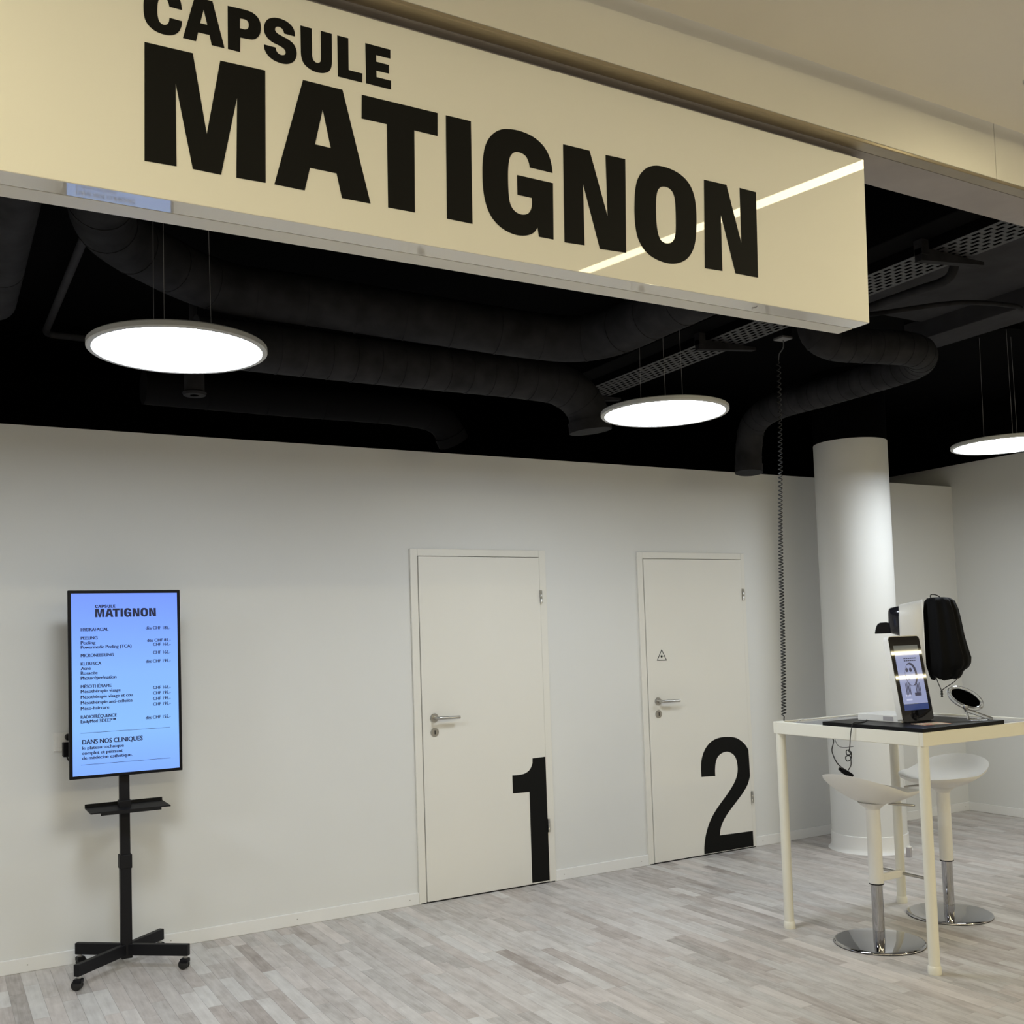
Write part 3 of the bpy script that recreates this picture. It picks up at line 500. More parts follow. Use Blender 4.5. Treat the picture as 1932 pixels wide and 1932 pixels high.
# ================================================================== SCREEN ON ROLLING STAND
stx = .823
stand = tag(empty('screen_stand', (stx, 5.34, 0)), 'black rolling stand with upright screen showing a blue price list', 'screen stand')
STI = stand.matrix_basis.inverted()
def S_(o, par=None):
    if o.parent == stand: o.matrix_parent_inverse = STI
    return o
S_(box('pole', stx-.0255, stx+.0255, 5.318, 5.365, .05, .50, BLKMET, stand, bev=.003))
S_(box('upper_pole', stx-.0225, stx+.0225, 5.321, 5.362, .50, 1.40, BLKMET, stand, bev=.003))
S_(box('pole_collar', stx-.029, stx+.029, 5.315, 5.368, .478, .545, BLKMET, stand, bev=.003))
S_(box('mount_bracket', stx-.20, stx+.20, 5.305, 5.322, 1.20, 1.58, BLKMET, stand, bev=.003))
# shelf tray
bm = bmesh.new()
abox(bm, .655, 1.018, 5.225, 5.44, .768, .774)
abox(bm, .655, 1.018, 5.434, 5.44, .774, .789)
abox(bm, .70, .975, 5.225, 5.231, .757, .768)
S_(fin('shelf', bm, BLKMET, stand))
S_(box('shelf_clamp', stx-.028, stx+.028, 5.315, 5.37, .752, .806, BLKMET, stand, bev=.003))
# four legs with casters
for ex, ey in ((.585, 5.13), (1.062, 5.155), (.632, 5.495), (1.008, 5.500)):
    v = Vector((ex-stx, ey-5.34, 0)); L = v.length; a = math.atan2(v.y, v.x)
    M = Matrix.Translation((stx, 5.34, 0)) @ Matrix.Rotation(a, 4, 'Z')
    S_(box('leg', .015, L+.018, -.014, .014, .064, .118, BLKMET, stand, bev=.003, M=M))
    cm = Matrix.Translation((ex, ey, 0))
    c = S_(lathe('caster', [(0, .050), (.010, .050), (.012, .066), (0, .066)], STEEL, stand, n=12, M=cm))
    ang = random.uniform(0, 3)
    for sgn in (-1, 1):
        wm = cm @ Matrix.Rotation(ang, 4, 'Z') @ Matrix.Translation((.008, sgn*.010, .0235)) @ Matrix.Rotation(math.pi/2, 4, 'X')
        S_(lathe('wheel', [(0, -.007), (.018, -.007), (.0235, -.004), (.0235, .004), (.018, .007), (0, .007)], RUBBER, c, n=20, M=wm))
    S_(box('hood', -.017, .022, -.019, .019, .030, .052, BLKPLA, c, bev=.006, M=cm @ Matrix.Rotation(ang, 4, 'Z')))
# display
dsp = S_(box('display', .571, 1.090, 5.2855, 5.305, .930, 1.826, BLKPLA, stand, bev=.003))
S_(box('display_back', .66, 1.0, 5.305, 5.325, 1.02, 1.72, BLKPLA, dsp, bev=.006))
sm = bpy.data.materials.new('screen_backlight'); sm.use_nodes = True
nt = sm.node_tree; b = nt.nodes['Principled BSDF']
tc = nt.nodes.new('ShaderNodeTexCoord'); sp = nt.nodes.new('ShaderNodeSeparateXYZ')
nt.links.new(tc.outputs['Generated'], sp.inputs[0])
rp = nt.nodes.new('ShaderNodeValToRGB'); e = rp.color_ramp.elements
e[0].position = 0; e[0].color = (.20, .39, 1, 1); e[1].position = 1; e[1].color = (.15, .28, 1, 1)
k = e.new(.25); k.color = (.23, .48, 1, 1); k = e.new(.55); k.color = (.215, .44, 1, 1)
nt.links.new(sp.outputs[2], rp.inputs[0]); nt.links.new(rp.outputs[0], b.inputs['Emission Color'])
b.inputs['Emission Strength'].default_value = SCREEN_STR
b.inputs['Base Color'].default_value = (.01, .01, .012, 1); b.inputs['Roughness'].default_value = .3
S_(box('screen', .586, 1.075, 5.2843, 5.2858, .945, 1.811, sm, dsp))
TEXTS = [('CAPSULE', 0.6926, 1.7413, 0.0926), ('MATIGNON', 0.6921, 1.6957, 0.2816), ('HYDRAFACIAL', 0.628, 1.6303, 0.1229), ('dès CHF 185.-', 0.9244, 1.6314, 0.1177), ('PEELING', 0.6275, 1.5901, 0.0741), ('Peeling', 0.6273, 1.5675, 0.0646), ('Powermedic Peeling (TCA)', 0.6271, 1.5462, 0.229), ('dès CHF 85.-', 0.9304, 1.5706, 0.1108), ('CHF 165.-', 0.9581, 1.5503, 0.0828), ('MICRONEEDLING', 0.6267, 1.5067, 0.1467), ('CHF 165.-', 0.9575, 1.5105, 0.0828), ('KLERESCA', 0.6263, 1.4672, 0.0911), ('dès CHF 195.-', 0.9222, 1.4681, 0.1175), ('Acné', 0.6261, 1.4453, 0.0433), ('Rosacée', 0.6259, 1.4234, 0.0739), ('Photoréjuvénation', 0.6256, 1.3997, 0.159), ('MÉSOTHÉRAPIE', 0.6252, 1.3591, 0.1368), ('Mésothérapie visage', 0.625, 1.336, 0.1782), ('Mésothérapie visage et cou', 0.6247, 1.3092, 0.2344), ('Mésothérapie anti-cellulite', 0.6244, 1.2824, 0.2325), ('Méso-haircare', 0.6242, 1.2556, 0.1265), ('CHF 165.-', 0.9551, 1.3379, 0.0826), ('CHF 195.-', 0.9547, 1.3113, 0.0826), ('CHF 195.-', 0.9544, 1.284, 0.0825), ('CHF 195.-', 0.954, 1.2568, 0.0825), ('RADIOFRÉQUENCE', 0.6237, 1.2151, 0.1599), ('EndyMed 3DEEP™', 0.6235, 1.1934, 0.1568), ('dès CHF 155.-', 0.9185, 1.1932, 0.117), ('DANS NOS CLINIQUES', 0.6289, 1.0929, 0.2731), ('le plateau technique', 0.6286, 1.068, 0.1862), ('complet et puissant', 0.6284, 1.0438, 0.1813), ('de médecine esthétique.', 0.6282, 1.0209, 0.2253)]
for s, x_, z_, wd in TEXTS:
    bold = .0011 if s == 'DANS NOS CLINIQUES' else .0008
    if s in ('CAPSULE', 'MATIGNON'):
        ks = ('C', 'A1', 'P', 'S', 'U', 'L', 'E') if s == 'CAPSULE' else ('M', 'A2', 'T', 'I', 'G', 'N1', 'O', 'N2')
        k_ = .2816/1.6355; y0_ = .3400 if s == 'CAPSULE' else .0705
        ln = [[((px-.377)*k_, (py-y0_)*k_) for px, py in lp] for q in ks for lp in GLYPHS[q]]
        S_(outline('text_line', ln, .0006, NAVY, dsp, plane_frame((x_, 5.2839, z_), (1, 0, 0), (0, 0, 1))))
        continue
    S_(textmesh('text_line', s, wd, NAVY, dsp, plane_frame((x_, 5.2839, z_), (1, 0, 0), (0, 0, 1)), bold=bold, height=.0215 if s == 'DANS NOS CLINIQUES' else .0152))
for z_ in (1.146, .996):
    S_(box('rule_line', .622, 1.033, 5.2836, 5.2842, z_-.0009, z_+.0009, NAVY, dsp))

# ---- outlet and plug behind the screen
ol = tag(empty('wall_outlet', (.575, D, 1.09)), 'white wall outlet half hidden behind the screen', 'outlet')
box('face_plate', -.043, .043, -.010, 0, -.046, .046, WHITEP, ol, bev=.003)
box('socket_insert', -.030, .030, -.0125, -.009, -.030, .030, WHITEP, ol, bev=.002)
ad = tag(empty('power_adapter', (.600, D-.0125, 1.055)), 'black power adapter plugged into the wall outlet', 'adapter')
box('housing', -.032, .032, -.06, -.001, -.036, .034, BLKPLA, ad, bev=.004)
lathe('plug', [(0, 0), (.016, .002), (.017, .02), (.012, .034), (0, .036)], BLKPLA, ad, n=16, M=Matrix.Translation((-.004, 0, .058)) @ Matrix.Rotation(math.pi/2, 4, 'X'))
tube('cord', smooth_path([(-.012, -.03, -.034), (-.004, -.03, -.056), (.02, -.035, -.07), (.06, -.06, -.05), (.1, -.1, .02)], 6), .0035, RUBBER, ad)

# ================================================================== HIGH TABLE
TX0, TX1, TY0, TY1, TZ = 3.805, 4.70, 3.078, 4.005, 1.053
tab = tag(empty('high_table', ((TX0+TX1)/2, (TY0+TY1)/2, 0)), 'cream metal square bar-height table with grey inset top', 'table')
hx, hy = (TX1-TX0)/2, (TY1-TY0)/2
box('rail', -hx, hx, -hy, -hy+.022, TZ-.062, TZ, CREAM, tab, bev=.003)
box('rail', -hx, hx, hy-.022, hy, TZ-.062, TZ, CREAM, tab, bev=.003)
box('rail', -hx, -hx+.022, -hy+.022, hy-.022, TZ-.062, TZ, CREAM, tab, bev=.003)
box('rail', hx-.022, hx, -hy+.022, hy-.022, TZ-.062, TZ, CREAM, tab, bev=.003)
box('tabletop', -hx+.021, hx-.021, -hy+.021, hy-.021, TZ-.022, TZ-.007, TABTOP, tab)
for sx in (-1, 1):
    for sy in (-1, 1):
        M = Matrix.Translation((sx*(hx-.0255), sy*(hy-.0255), 0))
        l = lathe('leg', [(.0245, .034), (.0245, TZ-.001), (0, TZ-.001)], CREAM, tab, n=24, M=M)
        lathe('foot_cap', [(0, 0), (.029, 0), (.030, .004), (.0285, .030), (.0255, .036), (.0245, .036)], CREAM, l, n=24, M=M)

# ================================================================== BAR STOOLS
def seat_mesh(th):
    bm = bmesh.new(); NR, NA = 9, 40
    def f(u, v):
        d = max(1e-6, math.hypot(u, v)); c = u/d; rr = min(1, max(abs(u), abs(v), d))
        hb = .118*max(0, -c)**1.35 + .036*(1-c*c) + .018*max(0, c)**2
        return .712 + (hb-.004)*rr**2.3
    tops, bots = [], []
    for j in range(NR+1):
        rr = j/NR; ra, rb = [], []
        for i in range(NA if j else 1):
            a = 2*math.pi*i/NA; c, s = math.cos(a), math.sin(a)
            ee = .82
            u = rr*math.copysign(abs(c)**ee, c); v = rr*math.copysign(abs(s)**ee, s)
            x_, y_ = .205*u, .215*v*(1-.06*u)
            z = f(u, v)
            edge = th if rr < .97 else th*.45
            ra.append(bm.verts.new((x_, y_, z)))
            ze = f(math.copysign(abs(c)**ee, c), math.copysign(abs(s)**ee, s))-th
            bz = min(z-edge, .664+(ze-.664)*rr**1.9)
            rb.append(bm.verts.new((x_*(.985 if rr > .97 else 1), y_*(.985 if rr > .97 else 1), bz)))
        tops.append(ra); bots.append(rb)
    for L_, flip in ((tops, False), (bots, True)):
        for j in range(NR):
            for i in range(NA):
                i2 = (i+1) % NA
                if j == 0: f_ = (L_[0][0], L_[1][i], L_[1][i2])
                else: f_ = (L_[j][i], L_[j+1][i], L_[j+1][i2], L_[j][i2])
                bm.faces.new(f_[::-1] if flip else f_)
    for i in range(NA):
        i2 = (i+1) % NA
        bm.faces.new((tops[NR][i], bots[NR][i], bots[NR][i2], tops[NR][i2]))
    return bm
def stool(loc, rz, label, rest=True):
    t = tag(empty('bar_stool', (*loc, 0), rz), label, 'stool', 'white swivel bar stools at the high table')
    lathe('base', [(0, .016), (.045, .016), (.20, .013), (.211, .010), (.214, .006), (.214, .004), (0, .004)], CHROME, t, n=64)
    lathe('base_rim', [(0, 0), (.213, 0), (.2145, .003), (.213, .0055), (.2, .0055)], RUBBER, t, n=64)
    lathe('piston', [(.0275, .012), (.0275, .30)], CHROME, t, n=28)
    lathe('column', [(0, .285), (.034, .285), (.0345, .29), (.0335, .62), (.034, .668), (0, .668)], WHITEP, t, n=32)
    lathe('column_ring', [(.0352, .281), (.0352, .2865), (.03, .2865), (.03, .281)], BLKPLA, t, n=28)
    st_ = fin('seat', seat_mesh(.012), WHITEP, t, angle=60)
    lathe('seat_boss', [(.034, .640), (.042, .652), (.060, .664), (.070, .674), (0, .68)], WHITEP, st_, n=32)
    if rest:
        fr = box('footrest', .028, .175, -.0125, .0125, .290, .325, WHITEP, t, bev=.004)
        tube('foot_bar', [(.178, -.135, .308), (.178, .135, .308)], .0075, STEEL, fr, n=12)
    tube('lever', smooth_path([(.03, -.07, .672), (.075, -.115, .668), (.12, -.15, .662)], 4), .006, STEEL, t, n=8)
stool((3.995, 3.548), 0, 'white bar stool in front, back turned to the doors, with steel footrest')
stool((4.672, 3.672), math.pi, 'white bar stool behind the front table leg, hollow of the seat visible', False)

# ================================================================== THINGS ON THE TABLE
BZ0, BZ1 = TZ, TZ+.018
board = tag(box('display_board', 3.806, 4.375, 3.080, 3.665, BZ0, BZ1, mat('black_board', (.007, .007, .008), .38, ior=1.25), bev=.001), 'flat black square board lying on the near corner of the high table', 'board')

# ---- tablet kiosk: white L-shaped body, black glass
TBX0, TBW, TBH = 3.972, .218, .405
kio = tag(empty('tablet_kiosk', (TBX0+TBW/2, 3.32, BZ1)), 'leaning portrait tablet on a white L-shaped stand', 'tablet')
tl = math.atan2(.069, .428)
RX = Matrix.Translation((0, 0, .004)) @ Matrix.Rotation(-tl, 4, 'X')     # leans back
def rrect(w_, h_, r, n=5):
    pts = []
    for cx_, cy_, a0 in ((w_/2-r, h_-r, 0), (-w_/2+r, h_-r, 90), (-w_/2+r, r, 180), (w_/2-r, r, 270)):
        for k in range(n+1):
            a = math.radians(a0+90*k/n); pts.append((cx_+r*math.cos(a), cy_+r*math.sin(a)))
    return pts
up_k = RX.to_3x3() @ Vector((0, 0, 1)); 
def KF(off): 
    nrm = RX.to_3x3() @ Vector((0, -1, 0))
    return plane_frame(Vector((0, 0, .004)) + nrm*off, (1, 0, 0), up_k)
outline('kiosk_body', [rrect(TBW, TBH+.004, .018)], .030, WHITEP, kio, KF(-.0165))
gl = outline('glass', [rrect(TBW-.003, TBH, .017)], .003, mat('tablet_glass', (.006, .006, .008), .025, ior=1.5), kio, KF(0.0))
PAGE = mat('tablet_page', (.15, .16, .23), .03, emit=(.36, .42, .72), estr=.55)
PAGE2 = mat('tablet_bar', (.05, .06, .06), .03, emit=(.26, .27, .25), estr=.30)
INK = mat('tablet_ink', (.02, .02, .04), .03, emit=(.10, .10, .16), estr=.4)
PAGE3 = mat('tablet_light', (.2, .2, .25), .03, emit=(.55, .60, .85), estr=.7)
def kr(x0, x1, y0, y1, m, name, off): 
    return outline(name, [[(x0, y0), (x1, y0), (x1, y1), (x0, y1)]], .0003, m, gl, KF(off))
kr(-.085, .085, .052, .362, PAGE2, 'screen', .0016)
kr(-.085, .085, .082, .325, PAGE, 'screen_page', .0019)
kr(-.085, .085, .052, .080, mat('tablet_blue', (.02, .03, .08), .03, emit=(.05, .08, .25), estr=.5), 'screen_bar', .0019)
for y_, x0, x1 in ((.296, -.03, .06), (.285, -.03, .055)):
    for k in range(6):
        xa = x0+(x1-x0)*k/6; kr(xa, xa+(x1-x0)/6*.8, y_, y_+.005, INK, 'text_word', .0022)
def ell(cx_, cy_, a, b_, n=20): return [(cx_+a*math.cos(2*math.pi*k/n), cy_+b_*math.sin(2*math.pi*k/n)) for k in range(n)]
def ke(cx_, cy_, a, b_, m, name, off, inner=None):
    return outline(name, [ell(cx_, cy_, a, b_)]+([ell(cx_+inner[0], cy_+inner[1], inner[2], inner[3])] if inner else []), .0003, m, gl, KF(off))
ke(.005, .222, .042, .056, INK, 'illustration', .0021, (-.008, -.004, .036, .052))
for cx_ in (-.022, .004): ke(cx_, .243, .0095, .010, INK, 'illustration', .0022)
ke(-.016, .200, .008, .0025, INK, 'illustration', .0022)
for cx_ in (-.035, .035):
    for k in range(4): ke(cx_+(k-1.5)*.009, .155-.004*abs(k-1.5), .003, .034, INK, 'illustration', .0022)
kr(.005, .045, .117, .133, INK, 'illustration', .0022)
for y_ in (.118, .098): kr(-.06, -.02, y_, y_+.008, PAGE3, 'illustration', .0022)
kb = box('kiosk_foot', -TBW/2+.004, TBW/2-.004, .012, .275, 0, .034, WHITEP, kio, bev=.003)
box('port_plate', -TBW/2+.0032, -TBW/2+.0045, .06, .12, .006, .026, GREYST, kb)

# ---- skin analyser (pod on pedestal) and bag over it
ang = math.atan2(-.777, .63)
an = tag(empty('skin_analyser', (4.484, 3.644, TZ-.007), ang), 'white and black pod-shaped skin scanner behind the tablet', 'scanner')
zb = TZ-.007
def loft(name, secs, m, parent, n=32, e=.5, caps=True):
    """secs: (x, ycentre, zc, hy, hz)"""
    bm = bmesh.new(); rings = []
    for x_, yc, zc, hy_, hz_ in secs:
        ring = []
        for k in range(n):
            a = 2*math.pi*k/n; c, s = math.cos(a), math.sin(a)
            ring.append(bm.verts.new((x_, yc+hy_*math.copysign(abs(c)**e, c), zc+hz_*math.copysign(abs(s)**e, s))))
        rings.append(ring)
    for a, b_ in zip(rings[:-1], rings[1:]):
        for k in range(n): bm.faces.new((a[k], a[(k+1) % n], b_[(k+1) % n], b_[k]))
    if caps: bm.faces.new(rings[0]); bm.faces.new(rings[-1][::-1])
    return fin(name, bm, m, parent, angle=40)
zz = lambda z: z-zb
SILV = mat('pearl_white_plastic', (.70, .685, .65), .28)
loft('shell', [(-.073, 0, zz(1.480), .105, .150), (-.069, 0, zz(1.480), .112, .158), (-.02, 0, zz(1.472), .126, .176), (.036, 0, zz(1.462), .132, .196), (.040, 0, zz(1.462), .130, .194)], SILV, an, e=.55)
loft('shell_rim', [(.040, 0, zz(1.462), .134, .199), (.045, 0, zz(1.462), .134, .199)], WHITEP, an, e=.55)
loft('front_cap', [(-.126, 0, zz(1.556), .055, .048), (-.122, 0, zz(1.556), .070, .060), (-.114, 0, zz(1.555), .082, .068), (-.072, 0, zz(1.553), .100, .080)], BLKGLOSS, an, e=.6)
bm = bmesh.new()
pr = [(-.197, 1.489), (-.190, 1.520), (-.182, 1.538), (-.168, 1.547), (-.135, 1.548), (-.118, 1.540), (-.112, 1.489)]
a = [bm.verts.new((px, -.05, zz(pz))) for px, pz in pr]; b_ = [bm.verts.new((px, .05, zz(pz))) for px, pz in pr]
bm.faces.new(a); bm.faces.new(b_[::-1])
for k in range(len(pr)): bm.faces.new((a[k], a[(k+1) % len(pr)], b_[(k+1) % len(pr)], b_[k]))
bmesh.ops.bevel(bm, geom=list(bm.edges), offset=.004, segments=2, affect='EDGES', profile=.5)
fin('viewer', bm, BLKPLA, an)
bm = bmesh.new(); abox(bm, -.04, .04, -.08, .08, 0.012, zz(1.33), .015, 2)
fin('pedestal', bm, SILV, an)
box('pedestal_foot', -.05, .05, -.085, .085, 0, .016, SILV, an, bev=.004)

bag = tag(empty('drawstring_bag', (4.484, 3.644, TZ), ang), 'black drawstring cloth bag hung over the scanner', 'bag')
zz = lambda z: z-TZ
rows = [(1.668, .085, .150, .045), (1.664, .066, .175, .080), (1.648, .054, .196, .108), (1.60, .049, .212, .128), (1.54, .048, .222, .138), (1.47, .048, .231, .143), (1.41, .048, .243, .145), (1.355, .048, .256, .145), (1.325, .048, .256, .142), (1.302, .050, .244, .134), (1.288, .054, .222, .120), (1.272, .058, .216, .112), (1.256, .066, .206, .102), (1.250, .085, .185, .08)]
bm = bmesh.new(); rings = []; n = 84
for j, (z, x0, x1, hy_) in enumerate(rows):
    ring = []
    for k in range(n):
        a = 2*math.pi*k/n; c, s = math.cos(a), math.sin(a)
        pl = 1+(.050*math.cos(11*a+.8*math.sin(3*a+j*.12))+.025*math.cos(19*a+j*.16+.5*math.sin(2*a)))*(1.0 if 1 < j < 8 else .55)
        xm, hx_ = (x0+x1)/2, (x1-x0)/2
        X = xm+hx_*math.copysign(abs(c)**.75, c)*pl; Yv = hy_*math.copysign(abs(s)**.75, s)*pl
        zo = .012*math.sin(5*a+1)+.006*math.sin(9*a) if j >= 10 else 0
        ring.append(bm.verts.new((max(.046, X), Yv, zz(z)+zo*.7)))
    rings.append(ring)
for a, b_ in zip(rings[:-1], rings[1:]):
    for k in range(n): bm.faces.new((a[k], a[(k+1) % n], b_[(k+1) % n], b_[k]))
bm.faces.new(rings[0]); bm.faces.new(rings[-1][::-1])
fin('bag_body', bm, FABRIC, bag, smooth=True)
tube('cord_loop', smooth_path([(.10, -.05, zz(1.650)), (.085, -.06, zz(1.668)), (.088, -.06, zz(1.682)), (.105, -.05, zz(1.682)), (.125, -.04, zz(1.672)), (.135, -.04, zz(1.655))], 5), .0028, RUBBER, bag)
tube('drawcord', smooth_path([(.088, -.09, zz(1.262)), (.098, -.10, zz(1.23)), (.111, -.105, zz(1.194))], 5), .0022, RUBBER, bag)
tube('drawcord', smooth_path([(.198, -.07, zz(1.262)), (.175, -.09, zz(1.235)), (.135, -.10, zz(1.209)), (.114, -.105, zz(1.194))], 5), .0022, RUBBER, bag)
lathe('cord_knot', [(0, 0), (.006, .004), (.004, .012), (.007, .018), (.0045, .026), (.006, .034), (0, .04)], RUBBER, bag, n=12, M=Matrix.Translation((.1125, -.105, zz(1.156))))

# ---- round make-up mirror
v = Vector((-.797, -.598, .085)).normalized(); e_ = Vector((.6, -.8, 0))
nm = (.45*v + .89*(.5*e_ + .87*Vector((0, 0, 1)))).normalized()
MC = Vector((4.285, 3.215, 1.173))
mir = tag(empty('makeup_mirror', (4.30, 3.19, BZ1)), 'tilted round make-up mirror with clear rim on an acrylic foot', 'mirror')
t1 = (e_ - nm*e_.dot(nm)).normalized()
MM = plane_frame(MC-Vector((4.30, 3.19, BZ1)), t1, nm.cross(t1))
lathe('mirror_glass', [(0, .0035), (.068, .0035), (.068, -.0035), (0, -.0035)], MIRR, mir, n=48, M=MM)
lathe('rim', [(.068, .005), (.074, .010), (.082, .009), (.087, 0), (.082, -.009), (.074, -.010), (.068, -.005)], ACRY, mir, n=48, M=MM)
o_ = MC-Vector((4.30, 3.19, BZ1)); side = nm.cross(t1)
p_ = o_ - side*.080
tube('handle', [p_, p_-Vector((0, 0, .012)), Vector((.055, -.06, .004))], .009, ACRY, mir, n=12)
tube('prop_leg', [p_-Vector((0, 0, .012)), Vector((-.045, -.01, .004))], .006, ACRY, mir, n=10)
tube('foot_bar', [Vector((-.045, -.01, .005)), Vector((.055, -.06, .005))], .005, ACRY, mir, n=10)
lathe('joint', [(0, -.012), (.010, -.010), (.012, 0), (.010, .010), (0, .012)], CHROME, mir, n=16, M=Matrix.Translation(p_))

# ---- leaflet in front of the tablet
lf = tag(empty('leaflet', (4.02, 3.205, BZ1), math.radians(-12)), 'small colourful leaflet lying flat before the tablet', 'leaflet')
lm = bpy.data.materials.new('leaflet_print'); lm.use_nodes = True
nt = lm.node_tree; b = nt.nodes['Principled BSDF']
vo = nt.nodes.new('ShaderNodeTexNoise'); vo.inputs['Scale'].default_value = 30; tcn = nt.nodes.new('ShaderNodeTexCoord')
nt.links.new(tcn.outputs['Object'], vo.inputs['Vector'])
rp = nt.nodes.new('ShaderNodeValToRGB'); rp.color_ramp.interpolation = 'CONSTANT'; e = rp.color_ramp.elements
e[0].position = 0; e[0].color = (.30, .38, .18, 1); e[1].position = .60; e[1].color = (.65, .60, .50, 1)
k = e.new(.42); k.color = (.60, .22, .15, 1); k = e.new(.5); k.color = (.62, .52, .38, 1)
nt.links.new(vo.outputs['Fac'], rp.inputs[0]); nt.links.new(rp.outputs[0], b.inputs['Base Color']); b.inputs['Roughness'].default_value = .35
box('sheet', -.075, .075, -.045, .045, 0, .0012, lm, lf)

# ---- cables over the left table edge
cb = tag(empty('power_cable', (3.79, 3.47, .96)), 'thin black knotted cable hanging over the left edge of the high table', 'cable')
CI = cb.matrix_basis.inverted()
kt = [(4.0, 3.56, BZ1+.004), (3.92, 3.50, BZ1+.003), (3.84, 3.465, BZ1+.003), (3.798, 3.465, BZ1+.003), (3.792, 3.47, 1.05), (3.79, 3.478, 1.01), (3.79, 3.486, .955), (3.788, 3.492, .945)]
kt += [(3.785, 3.476, .930), (3.785, 3.500, .925), (3.79, 3.505, .945), (3.792, 3.480, .938), (3.79, 3.482, .905), (3.788, 3.505, .895), (3.786, 3.508, .915), (3.79, 3.486, .918), (3.79, 3.482, .88), (3.995, 3.69, .815)]
tube('cord', smooth_path(kt, 5), .0026, RUBBER, cb, n=6).matrix_parent_inverse = CI
c2 = tag(empty('adapter_lead', (3.80, 3.61, .99)), 'second black lead dropping from under the table to the adapter', 'cable')
tube('cord', smooth_path([(3.86, 3.70, 1.025), (3.845, 3.64, .985), (3.812, 3.606, .972), (3.80, 3.606, .93), (3.80, 3.575, .875), (3.995, 3.71, .815)], 5), .0028, RUBBER, c2, n=6).matrix_parent_inverse = c2.matrix_basis.inverted()
tube('thin_cord', smooth_path([(3.815, 3.60, .995), (3.80, 3.57, .965), (3.797, 3.53, .955), (3.798, 3.47, .965)], 5), .0014, RUBBER, c2, n=6).matrix_parent_inverse = c2.matrix_basis.inverted()
pa = tag(empty('cable_adapter', (4.01, 3.715, .796), .9), 'small black adapter dangling behind the near stool seat', 'adapter')
box('housing', -.024, .024, -.030, .030, -.012, .013, BLKPLA, pa, bev=.004, M=Matrix.Rotation(.6, 4, 'X'))
box('connector', -.010, .010, .028, .045, -.008, .008, BLKPLA, pa, bev=.003, M=Matrix.Rotation(.6, 4, 'X'))
wc = tag(empty('charging_cable', (4.02, 3.66, TZ)), 'thin pale cable lying on the table beside the white tablet foot', 'cable')
tube('cord', smooth_path([(4.03, 3.60, BZ1+.012), (3.97, 3.68, BZ1+.012), (3.93, 3.76, TZ+.012), (3.88, 3.84, TZ+.018), (3.84, 3.86, TZ+.006), (3.83, 3.84, TZ+.003)], 6), .0016, mat('grey_cable', (.45, .45, .46), .5), wc, n=6).matrix_parent_inverse = wc.matrix_basis.inverted()

# ---- door stop on the floor by the column
ds = tag(empty('floor_stop', (5.63, 4.715, 0), .3), 'little grey post on the floor at the foot of the column', 'post')
box('post', -.0145, .0145, -.0145, .0145, 0, .062, GREYST, ds, bev=.002)
lathe('cap', [(0, .072), (.009, .070), (.012, .062), (0, .062)], WHITEP, ds, n=16)

# ================================================================== CEILING SERVICES
def duct(name, pts, r, label, seam=.13, mouth=False, cat='duct', per=10, m=DUCT, group='black air ducts under the ceiling'):
    P = smooth_path(pts, per)
    # resample evenly
    ds_ = [0]
    for a, b_ in zip(P[:-1], P[1:]): ds_.append(ds_[-1]+(b_-a).length)
    step = .02; N = max(2, int(ds_[-1]/step)); Q = []; j = 0
    for i in range(N+1):
        s = ds_[-1]*i/N
        while j < len(ds_)-2 and ds_[j+1] < s: j += 1
        t = (s-ds_[j])/max(1e-6, ds_[j+1]-ds_[j]); Q.append(P[j].lerp(P[j+1], t))
    k = max(1, int(seam/step))
    t = tag(empty(name, P[len(P)//2]), label, cat, group)
    o = tube('pipe_run', Q, r, m, t, n=24); o.matrix_parent_inverse = t.matrix_basis.inverted()
    for i in range(k, len(Q)-2, k):
        d_ = (Q[i+1]-Q[i-1]).normalized()
        s_ = tube('seam', [Q[i]-d_*.004, Q[i]+d_*.004], r*1.022, m, t, n=24); s_.matrix_parent_inverse = t.matrix_basis.inverted()
    if mouth:
        e2 = Q[-1]; d_ = (Q[-1]-Q[-3]).normalized()
        s_ = tube('collar', [e2-d_*.05, e2+d_*.004], r*1.06, m, t, n=28); s_.matrix_parent_inverse = t.matrix_basis.inverted()
    return t
duct('air_duct', [(.50, 2.4, 3.1), (.50, 3.4, 3.1), (.566, 3.92, 3.1), (.81, 4.22, 3.1), (1.11, 4.40, 3.09), (1.52, 4.34, 3.06), (2.13, 4.21, 3.0), (2.50, 4.14, 2.97), (2.70, 4.06, 2.955), (2.80, 3.88, 2.95), (2.81, 3.5, 2.95), (2.81, 3.0, 2.95)], .110, 'upper black air duct curving behind the sign box', .22)
duct('air_duct', [(1.0, 4.46, 2.86), (1.4, 4.47, 2.86), (1.9, 4.48, 2.86), (2.66, 4.48, 2.86), (2.90, 4.49, 2.84), (3.04, 4.50, 2.75), (3.07, 4.50, 2.62)], .108, 'lower black air duct bending down to an open mouth beside the middle lamp', .12, True)
duct('air_duct', [(.9, 5.12, 2.80), (1.6, 5.14, 2.80), (2.25, 5.14, 2.80), (2.5, 5.17, 2.77), (2.60, 5.2, 2.66)], .085, 'faint low black duct close above the back wall', .3, True, m=DUCTK)
duct('air_duct', [(3.80, 3.59, 3.28), (3.80, 3.59, 3.10), (3.82, 3.585, 2.98), (3.91, 3.56, 2.935), (4.05, 3.525, 2.93), (4.35, 3.47, 2.93), (4.56, 3.58, 2.93), (4.63, 3.80, 2.93), (4.64, 4.3, 2.93), (4.64, 4.72, 2.93), (4.66, 4.95, 2.87), (4.67, 5.02, 2.72), (4.66, 5.02, 2.56)], .085, 'black ribbed duct with elbow right of the sign box', .085, True)
